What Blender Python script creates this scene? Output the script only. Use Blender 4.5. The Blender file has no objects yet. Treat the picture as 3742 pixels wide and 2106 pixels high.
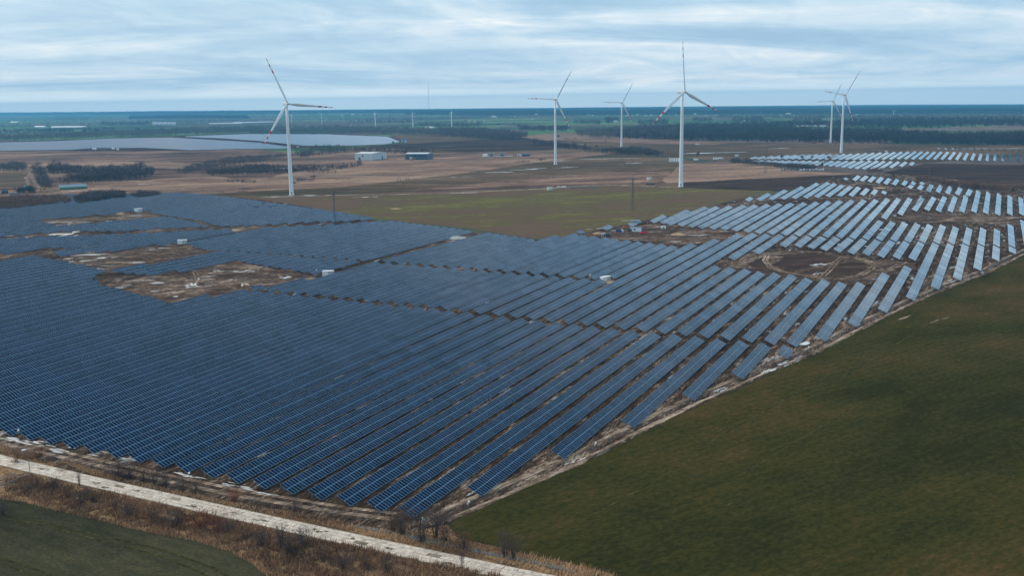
import bpy, bmesh, math, random
import numpy as np
from mathutils import Vector, Matrix

random.seed(7)
rng = np.random.default_rng(7)
S = bpy.context.scene
COL = S.collection

# ------------------------------------------------------------------ camera
PITCH, ROLL, FPX, CAM_H = math.radians(10.808), math.radians(-0.9428), 3600.0, 90.0
AZ = math.radians(26.2076)            # heading of the solar rows, from +Y towards +X
cp, sp, cr, sr = math.cos(PITCH), math.sin(PITCH), math.cos(ROLL), math.sin(ROLL)
FW = np.array([0, cp, -sp]); U0 = np.array([0, sp, cp]); R0 = np.array([1.0, 0, 0])
RT = cr * R0 + sr * U0; UP = -sr * R0 + cr * U0
CAMP = np.array([0, 0, CAM_H])
cam = bpy.data.cameras.new('camera'); cam_o = bpy.data.objects.new('camera', cam); COL.objects.link(cam_o)
cam.sensor_width = 36.0; cam.lens = 36.0 * FPX / 3742.0
cam.clip_start = 1.0; cam.clip_end = 90000.0
m = Matrix.Identity(4)
for i, a in enumerate((RT, UP, -FW)):
    for r in range(3): m[r][i] = a[r]
m.translation = CAMP
cam_o.matrix_world = m
S.camera = cam_o

# ------------------------------------------------------------------ sky, sun, exposure
W = bpy.data.worlds.new('World'); S.world = W; W.use_nodes = True
SUN_EL, SUN_AZ = math.radians(34), math.radians(-62)     # azimuth from +Y towards +X
def build_world():
    nt = W.node_tree; N = nt.nodes; Lk = nt.links
    N.clear()
    out = N.new('ShaderNodeOutputWorld'); bg = N.new('ShaderNodeBackground')
    sky = N.new('ShaderNodeTexSky'); sky.sky_type = 'NISHITA'; sky.sun_disc = False
    sky.sun_elevation = SUN_EL; sky.sun_rotation = SUN_AZ; sky.air_density = 1.3; sky.dust_density = 1.5; sky.altitude = 100
    tc = N.new('ShaderNodeTexCoord'); sep = N.new('ShaderNodeSeparateXYZ')
    Lk.new(tc.outputs['Generated'], sep.inputs[0])
    def math_(op, a, b=None, c=None):
        n = N.new('ShaderNodeMath'); n.operation = op
        for k, x in enumerate((a, b, c)):
            if x is None: continue
            if isinstance(x, (int, float)): n.inputs[k].default_value = x
            else: Lk.new(x, n.inputs[k])
        return n.outputs[0]
    # the cloud deck: directions are projected on a flat layer so the bands close up towards the horizon
    z = math_('ADD', math_('MAXIMUM', sep.outputs[2], 0.0), 0.10)
    px = math_('DIVIDE', sep.outputs[0], z); py = math_('DIVIDE', sep.outputs[1], z)
    def noise(sx, sy, scale, detail, rough, seed, dist=0.0):
        cb = N.new('ShaderNodeCombineXYZ')
        Lk.new(math_('ADD', math_('MULTIPLY', px, sx), math_('MULTIPLY', py, -0.25 * sx)), cb.inputs[0])
        Lk.new(math_('MULTIPLY', py, sy), cb.inputs[1]); cb.inputs[2].default_value = seed
        n = N.new('ShaderNodeTexNoise'); n.inputs['Scale'].default_value = scale; n.inputs['Detail'].default_value = detail
        n.inputs['Roughness'].default_value = rough; n.inputs['Distortion'].default_value = dist
        Lk.new(cb.outputs[0], n.inputs['Vector']); return n.outputs[0]
    n1 = noise(0.32, 0.55, 1.0, 8, 0.58, 3.1, 1.0)
    n2 = noise(2.0, 1.25, 1.0, 8, 0.66, 9.4, 0.9)
    t = math_('ADD', math_('MULTIPLY', n1, 0.76), math_('MULTIPLY', n2, 0.24))
    # the deck is thinner and brighter towards the hidden sun
    dp = N.new('ShaderNodeVectorMath'); dp.operation = 'DOT_PRODUCT'; Lk.new(tc.outputs['Generated'], dp.inputs[0])
    dp.inputs[1].default_value = (math.sin(SUN_AZ) * math.cos(SUN_EL), math.cos(SUN_AZ) * math.cos(SUN_EL), math.sin(SUN_EL))
    gw = math_('POWER', math_('MAXIMUM', dp.outputs['Value'], 0.0), 4.0)
    t = math_('ADD', t, math_('MULTIPLY', gw, 0.26))
    ramp = N.new('ShaderNodeValToRGB'); Lk.new(t, ramp.inputs[0])
    e = ramp.color_ramp.elements
    e[0].position = 0.38; e[0].color = (0.36, 0.545, 0.725, 1)
    e[1].position = 0.64; e[1].color = (0.88, 0.935, 0.96, 1)
    q = e.new(0.46); q.color = (0.44, 0.63, 0.795, 1)
    q = e.new(0.52); q.color = (0.555, 0.72, 0.85, 1)
    q = e.new(0.58); q.color = (0.69, 0.81, 0.90, 1)
    # over-bright band near the horizon, added to offset the haze volume's dimming
    hz = N.new('ShaderNodeMapRange'); hz.inputs['From Min'].default_value = 0.0; hz.inputs['From Max'].default_value = 0.019
    hz.inputs['To Min'].default_value = 0.96; hz.inputs['To Max'].default_value = 0.0; hz.interpolation_type = 'SMOOTHSTEP'
    Lk.new(sep.outputs[2], hz.inputs['Value'])
    mx = N.new('ShaderNodeMix'); mx.data_type = 'RGBA'
    Lk.new(hz.outputs[0], mx.inputs['Factor']); Lk.new(ramp.outputs[0], mx.inputs['A']); mx.inputs['B'].default_value = (1.34, 1.38, 1.28, 1)
    # thin share of clear sky showing through the deck
    sk = N.new('ShaderNodeMix'); sk.data_type = 'RGBA'; sk.blend_type = 'MULTIPLY'; sk.inputs['Factor'].default_value = 1.0
    Lk.new(sky.outputs[0], sk.inputs['A']); sk.inputs['B'].default_value = (0.07, 0.07, 0.07, 1)
    m2 = N.new('ShaderNodeMix'); m2.data_type = 'RGBA'; m2.inputs['Factor'].default_value = 0.90
    Lk.new(sk.outputs['Result'], m2.inputs['A']); Lk.new(mx.outputs['Result'], m2.inputs['B'])
    Lk.new(m2.outputs['Result'], bg.inputs['Color']); bg.inputs['Strength'].default_value = 0.95
    Lk.new(bg.outputs[0], out.inputs[0])
build_world()
sl = bpy.data.lights.new('sun', 'SUN'); sl.energy = 1.5; sl.angle = math.radians(28); sl.color = (1.0, 0.90, 0.79)
so = bpy.data.objects.new('sun', sl); COL.objects.link(so)
sdir = Vector((math.sin(SUN_AZ) * math.cos(SUN_EL), math.cos(SUN_AZ) * math.cos(SUN_EL), math.sin(SUN_EL)))
so.rotation_euler = sdir.to_track_quat('Z', 'Y').to_euler(); so.location = (0, 0, 300)
S.view_settings.view_transform = 'Standard'; S.view_settings.look = 'None'
S.view_settings.exposure = 0.25; S.view_settings.gamma = 1.0; S.view_settings.use_curve_mapping = False
S.render.engine = 'CYCLES'
S.cycles.max_bounces = 5; S.cycles.diffuse_bounces = 2; S.cycles.glossy_bounces = 2; S.cycles.transparent_max_bounces = 6
S.cycles.volume_bounces = 1
HAZE = 9.0e-5

# ------------------------------------------------------------------ survey: where a line of sight meets the land
uv_ = np.array([math.sin(AZ), math.cos(AZ), 0.0]); vv_ = np.array([math.cos(AZ), -math.sin(AZ), 0.0])
V0, PW = -111.0153, 8.14118           # offset of the first row and row spacing in metres
def ray(x, y): return RT * (x - 1871) - UP * (y - 1053) + FW * FPX
_a, _b = ray(0, 394), ray(3742, 366)
AB = np.linalg.solve(np.array([_a[:2], _b[:2]]), -np.array([_a[2], _b[2]]))
FALL = float(np.linalg.norm(AB)); FN = AB / FALL; FD = 2300.0   # beyond FD metres the land falls away gently
def land(x, y):
    return -FALL * max(0.0, x * FN[0] + y * FN[1] - FD)
def G(x, y, z=0.0):
    d = ray(x, y)
    if d[2] < 0:
        g = CAMP + d * ((z - CAM_H) / d[2])
        if g[0] * FN[0] + g[1] * FN[1] <= FD: return g
    t = (-CAM_H + FALL * FD) / (d[2] + FALL * (FN[0] * d[0] + FN[1] * d[1]))
    g = CAMP + d * t; return g
def pix(p):
    q = np.asarray(p) - CAMP; d = q @ FW
    return 1871 + FPX * (q @ RT) / d, 1053 - FPX * (q @ UP) / d
def pxm(p):                            # pixels of the survey picture per metre at a point
    return FPX / float((np.asarray(p) - CAMP) @ FW)
def uvw(u, v, z=0.0): return uv_ * u + vv_ * v + np.array([0, 0, z])

# ------------------------------------------------------------------ helpers
def tag(o, label=None, cat=None, group=None, kind=None):
    if label: o['label'] = label
    if cat: o['category'] = cat
    if group: o['group'] = group
    if kind: o['kind'] = kind
    return o
def empty(name, loc=(0, 0, 0), rz=0.0):
    o = bpy.data.objects.new(name, None); COL.objects.link(o); o.location = loc; o.rotation_euler = (0, 0, rz)
    o.empty_display_size = 0.5; return o
class MB:
    """collects faces, links them as ONE mesh object"""
    def __init__(s): s.v = []; s.f = []; s.mi = []
    def add(s, vs, fs, mi=0):
        b = len(s.v); s.v.extend([tuple(map(float, p)) for p in vs]); s.f.extend([tuple(b + i for i in q) for q in fs]); s.mi.extend([mi] * len(fs))
    def box(s, x0, x1, y0, y1, z0, z1, mi=0):
        s.add([(x0,y0,z0),(x1,y0,z0),(x1,y1,z0),(x0,y1,z0),(x0,y0,z1),(x1,y0,z1),(x1,y1,z1),(x0,y1,z1)],
              [(0,3,2,1),(4,5,6,7),(0,1,5,4),(1,2,6,5),(2,3,7,6),(3,0,4,7)], mi)
    def bar(s, a, b, w, mi=0, n=4, w2=None):
        a = np.array(a, float); b = np.array(b, float); d = b - a; L = np.linalg.norm(d)
        if L < 1e-6: return
        d /= L; h = np.array([0, 0, 1.0]) if abs(d[2]) < 0.95 else np.array([1.0, 0, 0])
        p = np.cross(d, h); p /= np.linalg.norm(p); q = np.cross(d, p); w2 = w if w2 is None else w2
        vs = []
        for c, ww in ((a, w), (b, w2)):
            for k in range(n):
                t = 2 * math.pi * (k + 0.5) / n; vs.append(c + (p * math.cos(t) + q * math.sin(t)) * ww * 0.7071)
        fs = [(k, n + k, n + (k + 1) % n, (k + 1) % n) for k in range(n)] + [tuple(range(n)), tuple(range(2 * n - 1, n - 1, -1))]
        s.add(vs, fs, mi)
    def lathe(s, prof, n=16, mi=0, c=(0, 0)):
        vs = []; fs = []
        for r, z in prof:
            for k in range(n):
                t = 2 * math.pi * k / n; vs.append((c[0] + r * math.cos(t), c[1] + r * math.sin(t), z))
        for j in range(len(prof) - 1):
            for k in range(n): fs.append((j*n+k, j*n+(k+1) % n, (j+1)*n+(k+1) % n, (j+1)*n+k))
        fs.append(tuple(range(n - 1, -1, -1))); fs.append(tuple(range((len(prof)-1)*n, len(prof)*n)))
        s.add(vs, fs, mi)
    def mesh(s, name, mats, smooth=False):
        me = bpy.data.meshes.new(name); me.from_pydata(s.v, [], s.f)
        for mt in (mats if isinstance(mats, (list, tuple)) else [mats]): me.materials.append(mt)
        if any(s.mi): me.polygons.foreach_set('material_index', s.mi)
        if smooth: me.polygons.foreach_set('use_smooth', [True] * len(s.f))
        me.update(); return me
    def build(s, name, mats, parent=None, smooth=False):
        return link(name, s.mesh(name, mats, smooth), parent)
def link(name, me, parent=None):
    o = bpy.data.objects.new(name, me); COL.objects.link(o)
    if parent is not None: o.parent = parent
    return o
def raw_mesh(name, V, F, mat, smooth=False, attr=None):
    """V (n,3) and F (m,3) arrays -> mesh"""
    me = bpy.data.meshes.new(name); n, mm = len(V), len(F)
    me.vertices.add(n); me.vertices.foreach_set('co', np.ascontiguousarray(V, dtype=np.float32).ravel())
    k = F.shape[1]
    me.loops.add(mm * k); me.loops.foreach_set('vertex_index', np.ascontiguousarray(F, dtype=np.int32).ravel())
    me.polygons.add(mm); me.polygons.foreach_set('loop_start', np.arange(0, mm * k, k, dtype=np.int32))
    if smooth: me.polygons.foreach_set('use_smooth', np.ones(mm, dtype=bool))
    if attr is not None:
        at = me.attributes.new('tint', 'FLOAT', 'FACE'); at.data.foreach_set('value', np.asarray(attr, dtype=np.float32))
    me.materials.append(mat); me.update(calc_edges=True); return me
def copy_tree(o, parent=None):
    c = o.copy(); COL.objects.link(c)
    if parent is not None: c.parent = parent
    for ch in [x for x in bpy.data.objects if x.parent == o]: copy_tree(ch, c)
    return c
def inpoly(px, py, poly):
    px = np.asarray(px); py = np.asarray(py); r = np.zeros(px.shape, bool); n = len(poly)
    for i in range(n):
        x1, y1 = poly[i]; x2, y2 = poly[(i + 1) % n]
        if y1 == y2: continue
        c = ((y1 > py) != (y2 > py)) & (px < (x2 - x1) * (py - y1) / (y2 - y1) + x1); r ^= c
    return r

# ------------------------------------------------------------------ materials
MATS = {}
def newmat(name):
    mt = bpy.data.materials.new(name); mt.use_nodes = True; MATS[name] = mt
    return mt, mt.node_tree.nodes, mt.node_tree.links, mt.node_tree.nodes['Principled BSDF']
def plain(name, col, rough=0.6, metal=0.0, var=0.12, scale=1.5, spec=0.5):
    mt, N, L, B = newmat(name)
    tc = N.new('ShaderNodeTexCoord'); n = N.new('ShaderNodeTexNoise'); n.inputs['Scale'].default_value = scale; n.inputs['Detail'].default_value = 5
    L.new(tc.outputs['Object'], n.inputs['Vector'])
    mr = N.new('ShaderNodeMapRange'); mr.inputs['From Min'].default_value = 0.3; mr.inputs['From Max'].default_value = 0.7
    mr.inputs['To Min'].default_value = 1 - var; mr.inputs['To Max'].default_value = 1 + var; L.new(n.outputs[0], mr.inputs['Value'])
    mx = N.new('ShaderNodeMix'); mx.data_type = 'RGBA'; mx.blend_type = 'MULTIPLY'; mx.inputs['Factor'].default_value = 1
    mx.inputs['A'].default_value = (*col, 1); L.new(mr.outputs[0], mx.inputs['B'])
    L.new(mx.outputs['Result'], B.inputs['Base Color']); B.inputs['Roughness'].default_value = rough; B.inputs['Metallic'].default_value = metal
    B.inputs['Specular IOR Level'].default_value = spec
    return mt
def soil(name, stops, scales=(0.012, 0.09, 0.9), weights=(0.5, 0.3, 0.2), stretch=1.0, ang=0.0, rough=0.95, lo=0.43, hi=0.58, wet=None, bump=0.0, seed=0.0, spec=0.0, drill=0.0):
    """ground cover: three octaves of noise in metres, drawn out along a heading, through a colour ramp"""
    stops = [(p, (min(1, c[0] * 1.24), c[1] * 1.11, c[2] * 0.93)) for p, c in stops]
    mt, N, L, B = newmat(name)
    tc = N.new('ShaderNodeTexCoord'); mp = N.new('ShaderNodeMapping'); L.new(tc.outputs['Object'], mp.inputs['Vector'])
    mp.vector_type = 'TEXTURE'; mp.inputs['Rotation'].default_value = (0, 0, ang); mp.inputs['Scale'].default_value = (stretch, 1, 1); mp.inputs['Location'].default_value = (seed * 37.0, seed * 91.0, 0)
    acc = None
    for sc, w in zip(scales, weights):
        n = N.new('ShaderNodeTexNoise'); n.inputs['Scale'].default_value = sc; n.inputs['Detail'].default_value = 6; n.inputs['Roughness'].default_value = 0.62
        n.inputs['Distortion'].default_value = 0.4
        L.new(mp.outputs[0], n.inputs['Vector'])
        a = N.new('ShaderNodeMath'); a.operation = 'MULTIPLY_ADD'; L.new(n.outputs[0], a.inputs[0]); a.inputs[1].default_value = w
        if acc is None: a.inputs[2].default_value = 0
        else: L.new(acc, a.inputs[2])
        acc = a.outputs[0]
    mr = N.new('ShaderNodeMapRange'); mr.inputs['From Min'].default_value = lo; mr.inputs['From Max'].default_value = hi; L.new(acc, mr.inputs['Value'])
    rp = N.new('ShaderNodeValToRGB'); L.new(mr.outputs[0], rp.inputs[0]); e = rp.color_ramp.elements
    e[0].position = stops[0][0]; e[0].color = (*stops[0][1], 1); e[1].position = stops[-1][0]; e[1].color = (*stops[-1][1], 1)
    for p, c in stops[1:-1]:
        q = e.new(p); q.color = (*c, 1)
    base = rp.outputs[0]
    if drill:                           # sown rows, faint and broken
        m2 = N.new('ShaderNodeMapping'); m2.inputs['Rotation'].default_value = (0, 0, -ang); L.new(tc.outputs['Object'], m2.inputs['Vector'])
        wv = N.new('ShaderNodeTexWave'); wv.bands_direction = 'Y'; wv.inputs['Scale'].default_value = 0.1; wv.inputs['Distortion'].default_value = 1.2; wv.inputs['Detail'].default_value = 3; wv.inputs['Detail Scale'].default_value = 0.3; L.new(m2.outputs[0], wv.inputs['Vector'])
        wr = N.new('ShaderNodeMapRange'); wr.inputs['To Min'].default_value = 1 - drill; wr.inputs['To Max'].default_value = 1 + drill; L.new(wv.outputs['Fac'], wr.inputs['Value'])
        wm = N.new('ShaderNodeMix'); wm.data_type = 'RGBA'; wm.blend_type = 'MULTIPLY'; wm.inputs['Factor'].default_value = 1; L.new(base, wm.inputs['A']); L.new(wr.outputs[0], wm.inputs['B']); base = wm.outputs['Result']
    L.new(base, B.inputs['Base Color']); B.inputs['Roughness'].default_value = rough; B.inputs['Specular IOR Level'].default_value = spec
    if wet:                             # puddled share: smooth water film
        n = N.new('ShaderNodeTexNoise'); n.inputs['Scale'].default_value = wet[0]; n.inputs['Detail'].default_value = 5; n.inputs['Roughness'].default_value = 0.6
        L.new(mp.outputs[0], n.inputs['Vector'])
        w = N.new('ShaderNodeMapRange'); w.inputs['From Min'].default_value = wet[1]; w.inputs['From Max'].default_value = wet[1] + 0.03; L.new(n.outputs[0], w.inputs['Value'])
        r2 = N.new('ShaderNodeMapRange'); r2.inputs['To Min'].default_value = rough; r2.inputs['To Max'].default_value = 0.12; L.new(w.outputs[0], r2.inputs['Value'])
        L.new(r2.outputs[0], B.inputs['Roughness'])
        s2 = N.new('ShaderNodeMapRange'); s2.inputs['To Min'].default_value = spec; s2.inputs['To Max'].default_value = 1.0; L.new(w.outputs[0], s2.inputs['Value'])
        L.new(s2.outputs[0], B.inputs['Specular IOR Level'])
    if bump:
        bp = N.new('ShaderNodeBump'); bp.inputs['Strength'].default_value = bump; bp.inputs['Distance'].default_value = 0.3; L.new(acc, bp.inputs['Height']); L.new(bp.outputs[0], B.inputs['Normal'])
    return mt
def leafy(name, c1, c2, scale=0.3, rough=0.9):
    """twigs, stalks and leaves: two tones mixed by a per-face tint attribute"""
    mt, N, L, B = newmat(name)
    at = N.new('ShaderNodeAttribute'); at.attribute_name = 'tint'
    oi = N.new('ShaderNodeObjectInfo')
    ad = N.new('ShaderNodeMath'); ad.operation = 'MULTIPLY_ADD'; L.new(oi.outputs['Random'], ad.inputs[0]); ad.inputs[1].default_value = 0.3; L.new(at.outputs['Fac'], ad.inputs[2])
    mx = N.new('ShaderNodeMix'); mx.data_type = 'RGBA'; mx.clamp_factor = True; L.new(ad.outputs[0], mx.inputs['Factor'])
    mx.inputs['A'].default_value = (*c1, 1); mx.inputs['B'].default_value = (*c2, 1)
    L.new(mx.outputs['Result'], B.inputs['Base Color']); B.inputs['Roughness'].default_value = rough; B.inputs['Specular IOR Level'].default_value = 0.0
    return mt
def glass_panel():
    mt, N, L, B = newmat('panel_glass')
    oi = N.new('ShaderNodeObjectInfo'); tc = N.new('ShaderNodeTexCoord'); sep = N.new('ShaderNodeSeparateXYZ'); L.new(tc.outputs['UV'], sep.inputs[0])
    rp = N.new('ShaderNodeValToRGB'); L.new(oi.outputs['Random'], rp.inputs[0]); e = rp.color_ramp.elements
    e[0].position = 0.0; e[0].color = (0.0005, 0.0035, 0.019, 1); e[1].position = 1.0; e[1].color = (0.003, 0.013, 0.050, 1)
    def line(axis, cuts, width):        # thin printed ribbons across the module
        a = N.new('ShaderNodeMath'); a.operation = 'MULTIPLY'; L.new(sep.outputs[axis], a.inputs[0]); a.inputs[1].default_value = cuts
        b = N.new('ShaderNodeMath'); b.operation = 'FRACT'; L.new(a.outputs[0], b.inputs[0])
        c = N.new('ShaderNodeMath'); c.operation = 'SUBTRACT'; L.new(b.outputs[0], c.inputs[0]); c.inputs[1].default_value = 0.5
        d = N.new('ShaderNodeMath'); d.operation = 'ABSOLUTE'; L.new(c.outputs[0], d.inputs[0])
        g = N.new('ShaderNodeMath'); g.operation = 'GREATER_THAN'; L.new(d.outputs[0], g.inputs[0]); g.inputs[1].default_value = 0.5 - width * cuts / 2
        return g.outputs[0]
    half = N.new('ShaderNodeMath'); half.operation = 'MAXIMUM'
    L.new(line(1, 2.0, 0.016), half.inputs[0]); L.new(line(0, 6.0, 0.008), half.inputs[1])
    fx = N.new('ShaderNodeMath'); fx.operation = 'MULTIPLY'; L.new(half.outputs[0], fx.inputs[0]); fx.inputs[1].default_value = 0.35
    mx = N.new('ShaderNodeMix'); mx.data_type = 'RGBA'; L.new(fx.outputs[0], mx.inputs['Factor']); L.new(rp.outputs[0], mx.inputs['A']); mx.inputs['B'].default_value = (0.10, 0.20, 0.34, 1)
    L.new(mx.outputs['Result'], B.inputs['Base Color']); B.inputs['Specular IOR Level'].default_value = 0.0; B.inputs['Roughness'].default_value = 0.6
    # anti-reflective glass: Schlick reflectance that starts near nothing and rises steeply towards grazing
    lw = N.new('ShaderNodeLayerWeight'); lw.inputs['Blend'].default_value = 0.5
    pw = N.new('ShaderNodeMath'); pw.operation = 'POWER'; L.new(lw.outputs['Facing'], pw.inputs[0]); pw.inputs[1].default_value = 6.3
    s = N.new('ShaderNodeMapRange'); L.new(oi.outputs['Random'], s.inputs['Value']); s.inputs['To Min'].default_value = 1.5; s.inputs['To Max'].default_value = 2.0
    ml = N.new('ShaderNodeMath'); ml.operation = 'MULTIPLY_ADD'; L.new(pw.outputs[0], ml.inputs[0]); L.new(s.outputs[0], ml.inputs[1]); ml.inputs[2].default_value = 0.0; ml.use_clamp = True
    gl = N.new('ShaderNodeBsdfGlossy'); gl.inputs['Color'].default_value = (1, 1, 1, 1); gl.inputs['Roughness'].default_value = 0.035
    ms = N.new('ShaderNodeMixShader'); L.new(ml.outputs[0], ms.inputs[0]); L.new(B.outputs[0], ms.inputs[1]); L.new(gl.outputs[0], ms.inputs[2])
    L.new(ms.outputs[0], N['Material Output'].inputs['Surface'])
    return mt
GLASS = glass_panel()
ALU = plain('frame_aluminium', (0.23, 0.48, 0.68), 0.34, 0.9, 0.05)
STEEL = plain('galvanised_steel', (0.22, 0.235, 0.245), 0.55, 0.4, 0.1)
WHITE = plain('white_coating', (0.74, 0.78, 0.80), 0.4, 0.0, 0.03, 0.3)
RED = plain('red_coating', (0.66, 0.020, 0.035), 0.45, 0.0, 0.05)
DARK = plain('dark_metal', (0.035, 0.04, 0.045), 0.5)
CONC = plain('concrete', (0.36, 0.35, 0.33), 0.9, 0, 0.25, 0.8)
WOOD = plain('weathered_timber', (0.20, 0.16, 0.125), 0.9, 0, 0.2)
# ================================================================== the land
def farmland():
    mt, N, L, B = newmat('farmland')
    tc = N.new('ShaderNodeTexCoord'); mp = N.new('ShaderNodeMapping'); L.new(tc.outputs['Object'], mp.inputs['Vector'])
    mp.inputs['Rotation'].default_value = (0, 0, 0.35); mp.inputs['Scale'].default_value = (1 / 620, 1 / 300, 1)
    vo = N.new('ShaderNodeTexVoronoi'); vo.distance = 'CHEBYCHEV'; vo.inputs['Scale'].default_value = 1.0; vo.inputs['Randomness'].default_value = 0.8; L.new(mp.outputs[0], vo.inputs['Vector'])
    sp = N.new('ShaderNodeSeparateColor'); L.new(vo.outputs['Color'], sp.inputs[0])
    rp = N.new('ShaderNodeValToRGB'); rp.color_ramp.interpolation = 'CONSTANT'; L.new(sp.outputs[0], rp.inputs[0]); e = rp.color_ramp.elements
    cols = [(0.0, (0.050, 0.085, 0.034)), (0.16, (0.085, 0.075, 0.055)), (0.30, (0.055, 0.12, 0.040)), (0.45, (0.036, 0.058, 0.032)), (0.58, (0.09, 0.155, 0.055)), (0.70, (0.12, 0.095, 0.07)), (0.82, (0.045, 0.075, 0.038)), (0.93, (0.07, 0.13, 0.045))]; cols = [(p, (1.5 * c[0], 1.3 * c[1], 1.55 * c[2])) for p, c in cols]
    e[0].position, e[0].color = cols[0][0], (*cols[0][1], 1); e[1].position, e[1].color = cols[-1][0], (*cols[-1][1], 1)
    for p, c in cols[1:-1]:
        q = e.new(p); q.color = (*c, 1)
    n = N.new('ShaderNodeTexNoise'); n.inputs['Scale'].default_value = 0.02; n.inputs['Detail'].default_value = 6; L.new(tc.outputs['Object'], n.inputs['Vector'])
    mr = N.new('ShaderNodeMapRange'); mr.inputs['From Min'].default_value = 0.3; mr.inputs['From Max'].default_value = 0.7; mr.inputs['To Min'].default_value = 0.6; mr.inputs['To Max'].default_value = 1.35; L.new(n.outputs[0], mr.inputs['Value'])
    mx = N.new('ShaderNodeMix'); mx.data_type = 'RGBA'; mx.blend_type = 'MULTIPLY'; mx.inputs['Factor'].default_value = 1; L.new(rp.outputs[0], mx.inputs['A']); L.new(mr.outputs[0], mx.inputs['B'])
    L.new(mx.outputs['Result'], B.inputs['Base Color']); B.inputs['Roughness'].default_value = 1; B.inputs['Specular IOR Level'].default_value = 0.0
    return mt
FARM = farmland()
T_ = np.array([-FN[1], FN[0]])          # along the brow of the land
def brow(a, d): 
    x, y = FN * d + T_ * a; return (x, y, land(x, y))
mb = MB()
ds = [-2500, 0, 1200, FD, 4500, 9000, 15500]; as_ = [-16000, -10000, -4000, 0, 4000, 10000, 16000]
mb.add([brow(a, d) for d in ds for a in as_], [(j*7+k, (j+1)*7+k, (j+1)*7+k+1, j*7+k+1) for j in range(6) for k in range(6)])
tag(mb.build('ground', FARM), kind='structure')

ZN = [0]
def zone(name, pts, mt, z=0.05, jit=0.0, step=12.0, px=True, kind='structure', label=None):
    """a sheet of ground cover; pts are sight lines of the survey (px) or x,y in metres"""
    ZN[0] += 1; z += ZN[0] * 0.0007     # no two sheets share a plane
    P = [np.append(G(*p)[:2], 0) if px else np.array([p[0], p[1], 0.0]) for p in pts]
    r = np.random.default_rng(sum(map(ord, name)) + len(pts)); V = []
    for i in range(len(P)):
        a, b = P[i], P[(i + 1) % len(P)]; Ld = np.linalg.norm(b - a); n = max(1, min(160, int(Ld / step))) if jit else 1
        nrm = np.array([-(b - a)[1], (b - a)[0], 0]) / max(Ld, 1e-6)
        ph = r.uniform(0, 6.28, 5); fr = np.array([1.3, 2.9, 6.1, 13.7, 29.0]) * Ld / 400
        for k in range(n):
            t = k / n; w = min(1, 4 * t, 4 * (1 - t)) if n > 3 else 0
            o = sum(math.sin(6.28 * fr[q] * t + ph[q]) / (q + 1.0) for q in range(5)) * jit * 0.55 + r.normal(0, jit * 0.25)
            q = a + (b - a) * t + nrm * o * w; V.append((q[0], q[1], land(q[0], q[1]) + z))
    A = sum(V[i][0] * V[(i+1) % len(V)][1] - V[(i+1) % len(V)][0] * V[i][1] for i in range(len(V)))
    if A < 0: V.reverse()
    me = bpy.data.meshes.new(name); me.from_pydata(V, [], [tuple(range(len(V)))]); me.materials.append(mt); me.update()
    o = link(name, me); tag(o, label=label, kind=kind); return o

h_row = math.pi / 2 - AZ               # heading of the rows for stretched textures
M_TAN = soil('dry_reed_meadow', [(0, (0.048, 0.034, 0.033)), (0.3, (0.095, 0.064, 0.056)), (0.6, (0.170, 0.116, 0.096)), (1, (0.29, 0.21, 0.17))], (0.006, 0.03, 0.30), (0.36, 0.36, 0.28), stretch=3.2, ang=0.12)
M_TANL = soil('pale_reed', [(0, (0.10, 0.068, 0.058)), (0.4, (0.185, 0.128, 0.106)), (1, (0.31, 0.225, 0.18))], (0.008, 0.04, 0.4), (0.32, 0.38, 0.30), stretch=3.0, ang=0.15)
M_OLIVE = soil('olive_grass', [(0, (0.046, 0.040, 0.024)), (0.35, (0.083, 0.062, 0.042)), (0.65, (0.112, 0.082, 0.060)), (1, (0.17, 0.125, 0.092))], (0.008, 0.045, 0.5), (0.38, 0.33, 0.29), stretch=3.0, ang=0.1)
M_GREEN = soil('winter_crop', [(0, (0.115, 0.080, 0.064)), (0.34, (0.105, 0.076, 0.056)), (0.54, (0.086, 0.073, 0.040)), (0.74, (0.088, 0.088, 0.034)), (1, (0.135, 0.130, 0.050))], (0.010, 0.05, 0.5), (0.30, 0.36, 0.34), stretch=3.0, ang=0.16, seed=1, drill=.05, lo=.455, hi=.56)
M_DARKF = soil('dark_crop', [(0, (0.020, 0.022, 0.006)), (0.30, (0.034, 0.035, 0.009)), (0.48, (0.046, 0.041, 0.012)), (0.66, (0.068, 0.046, 0.020)), (0.85, (0.078, 0.057, 0.025)), (1, (0.082, 0.088, 0.014))], (0.0065, 0.05, 1.1), (0.52, 0.20, 0.28), stretch=1.9, ang=0.62, seed=2, lo=.42, hi=.61, drill=.06)
M_NEARF = soil('sown_field', [(0, (0.026, 0.028, 0.018)), (0.5, (0.040, 0.043, 0.026)), (0.8, (0.052, 0.050, 0.031)), (1, (0.066, 0.066, 0.036))], (0.02, 0.15, 2.0), (0.38, 0.28, 0.34), stretch=1.8, ang=-0.55, seed=3, drill=.05)
M_PLOUGH = soil('ploughed_soil', [(0, (0.028, 0.019, 0.017)), (0.6, (0.046, 0.032, 0.028)), (1, (0.085, 0.060, 0.050))], (0.01, 0.08, 0.8), (0.4, 0.3, 0.3), stretch=5, ang=0.1, seed=4)
M_MUD = soil('farm_mud', [(0, (0.020, 0.014, 0.011)), (0.45, (0.048, 0.034, 0.027)), (0.70, (0.090, 0.066, 0.052)), (0.88, (0.15, 0.115, 0.095)), (1, (0.28, 0.235, 0.205))], (0.03, 0.35, 2.2), (0.26, 0.34, 0.40), stretch=3.6, ang=h_row, wet=(0.20, 0.62), bump=0.35, seed=5)
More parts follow.
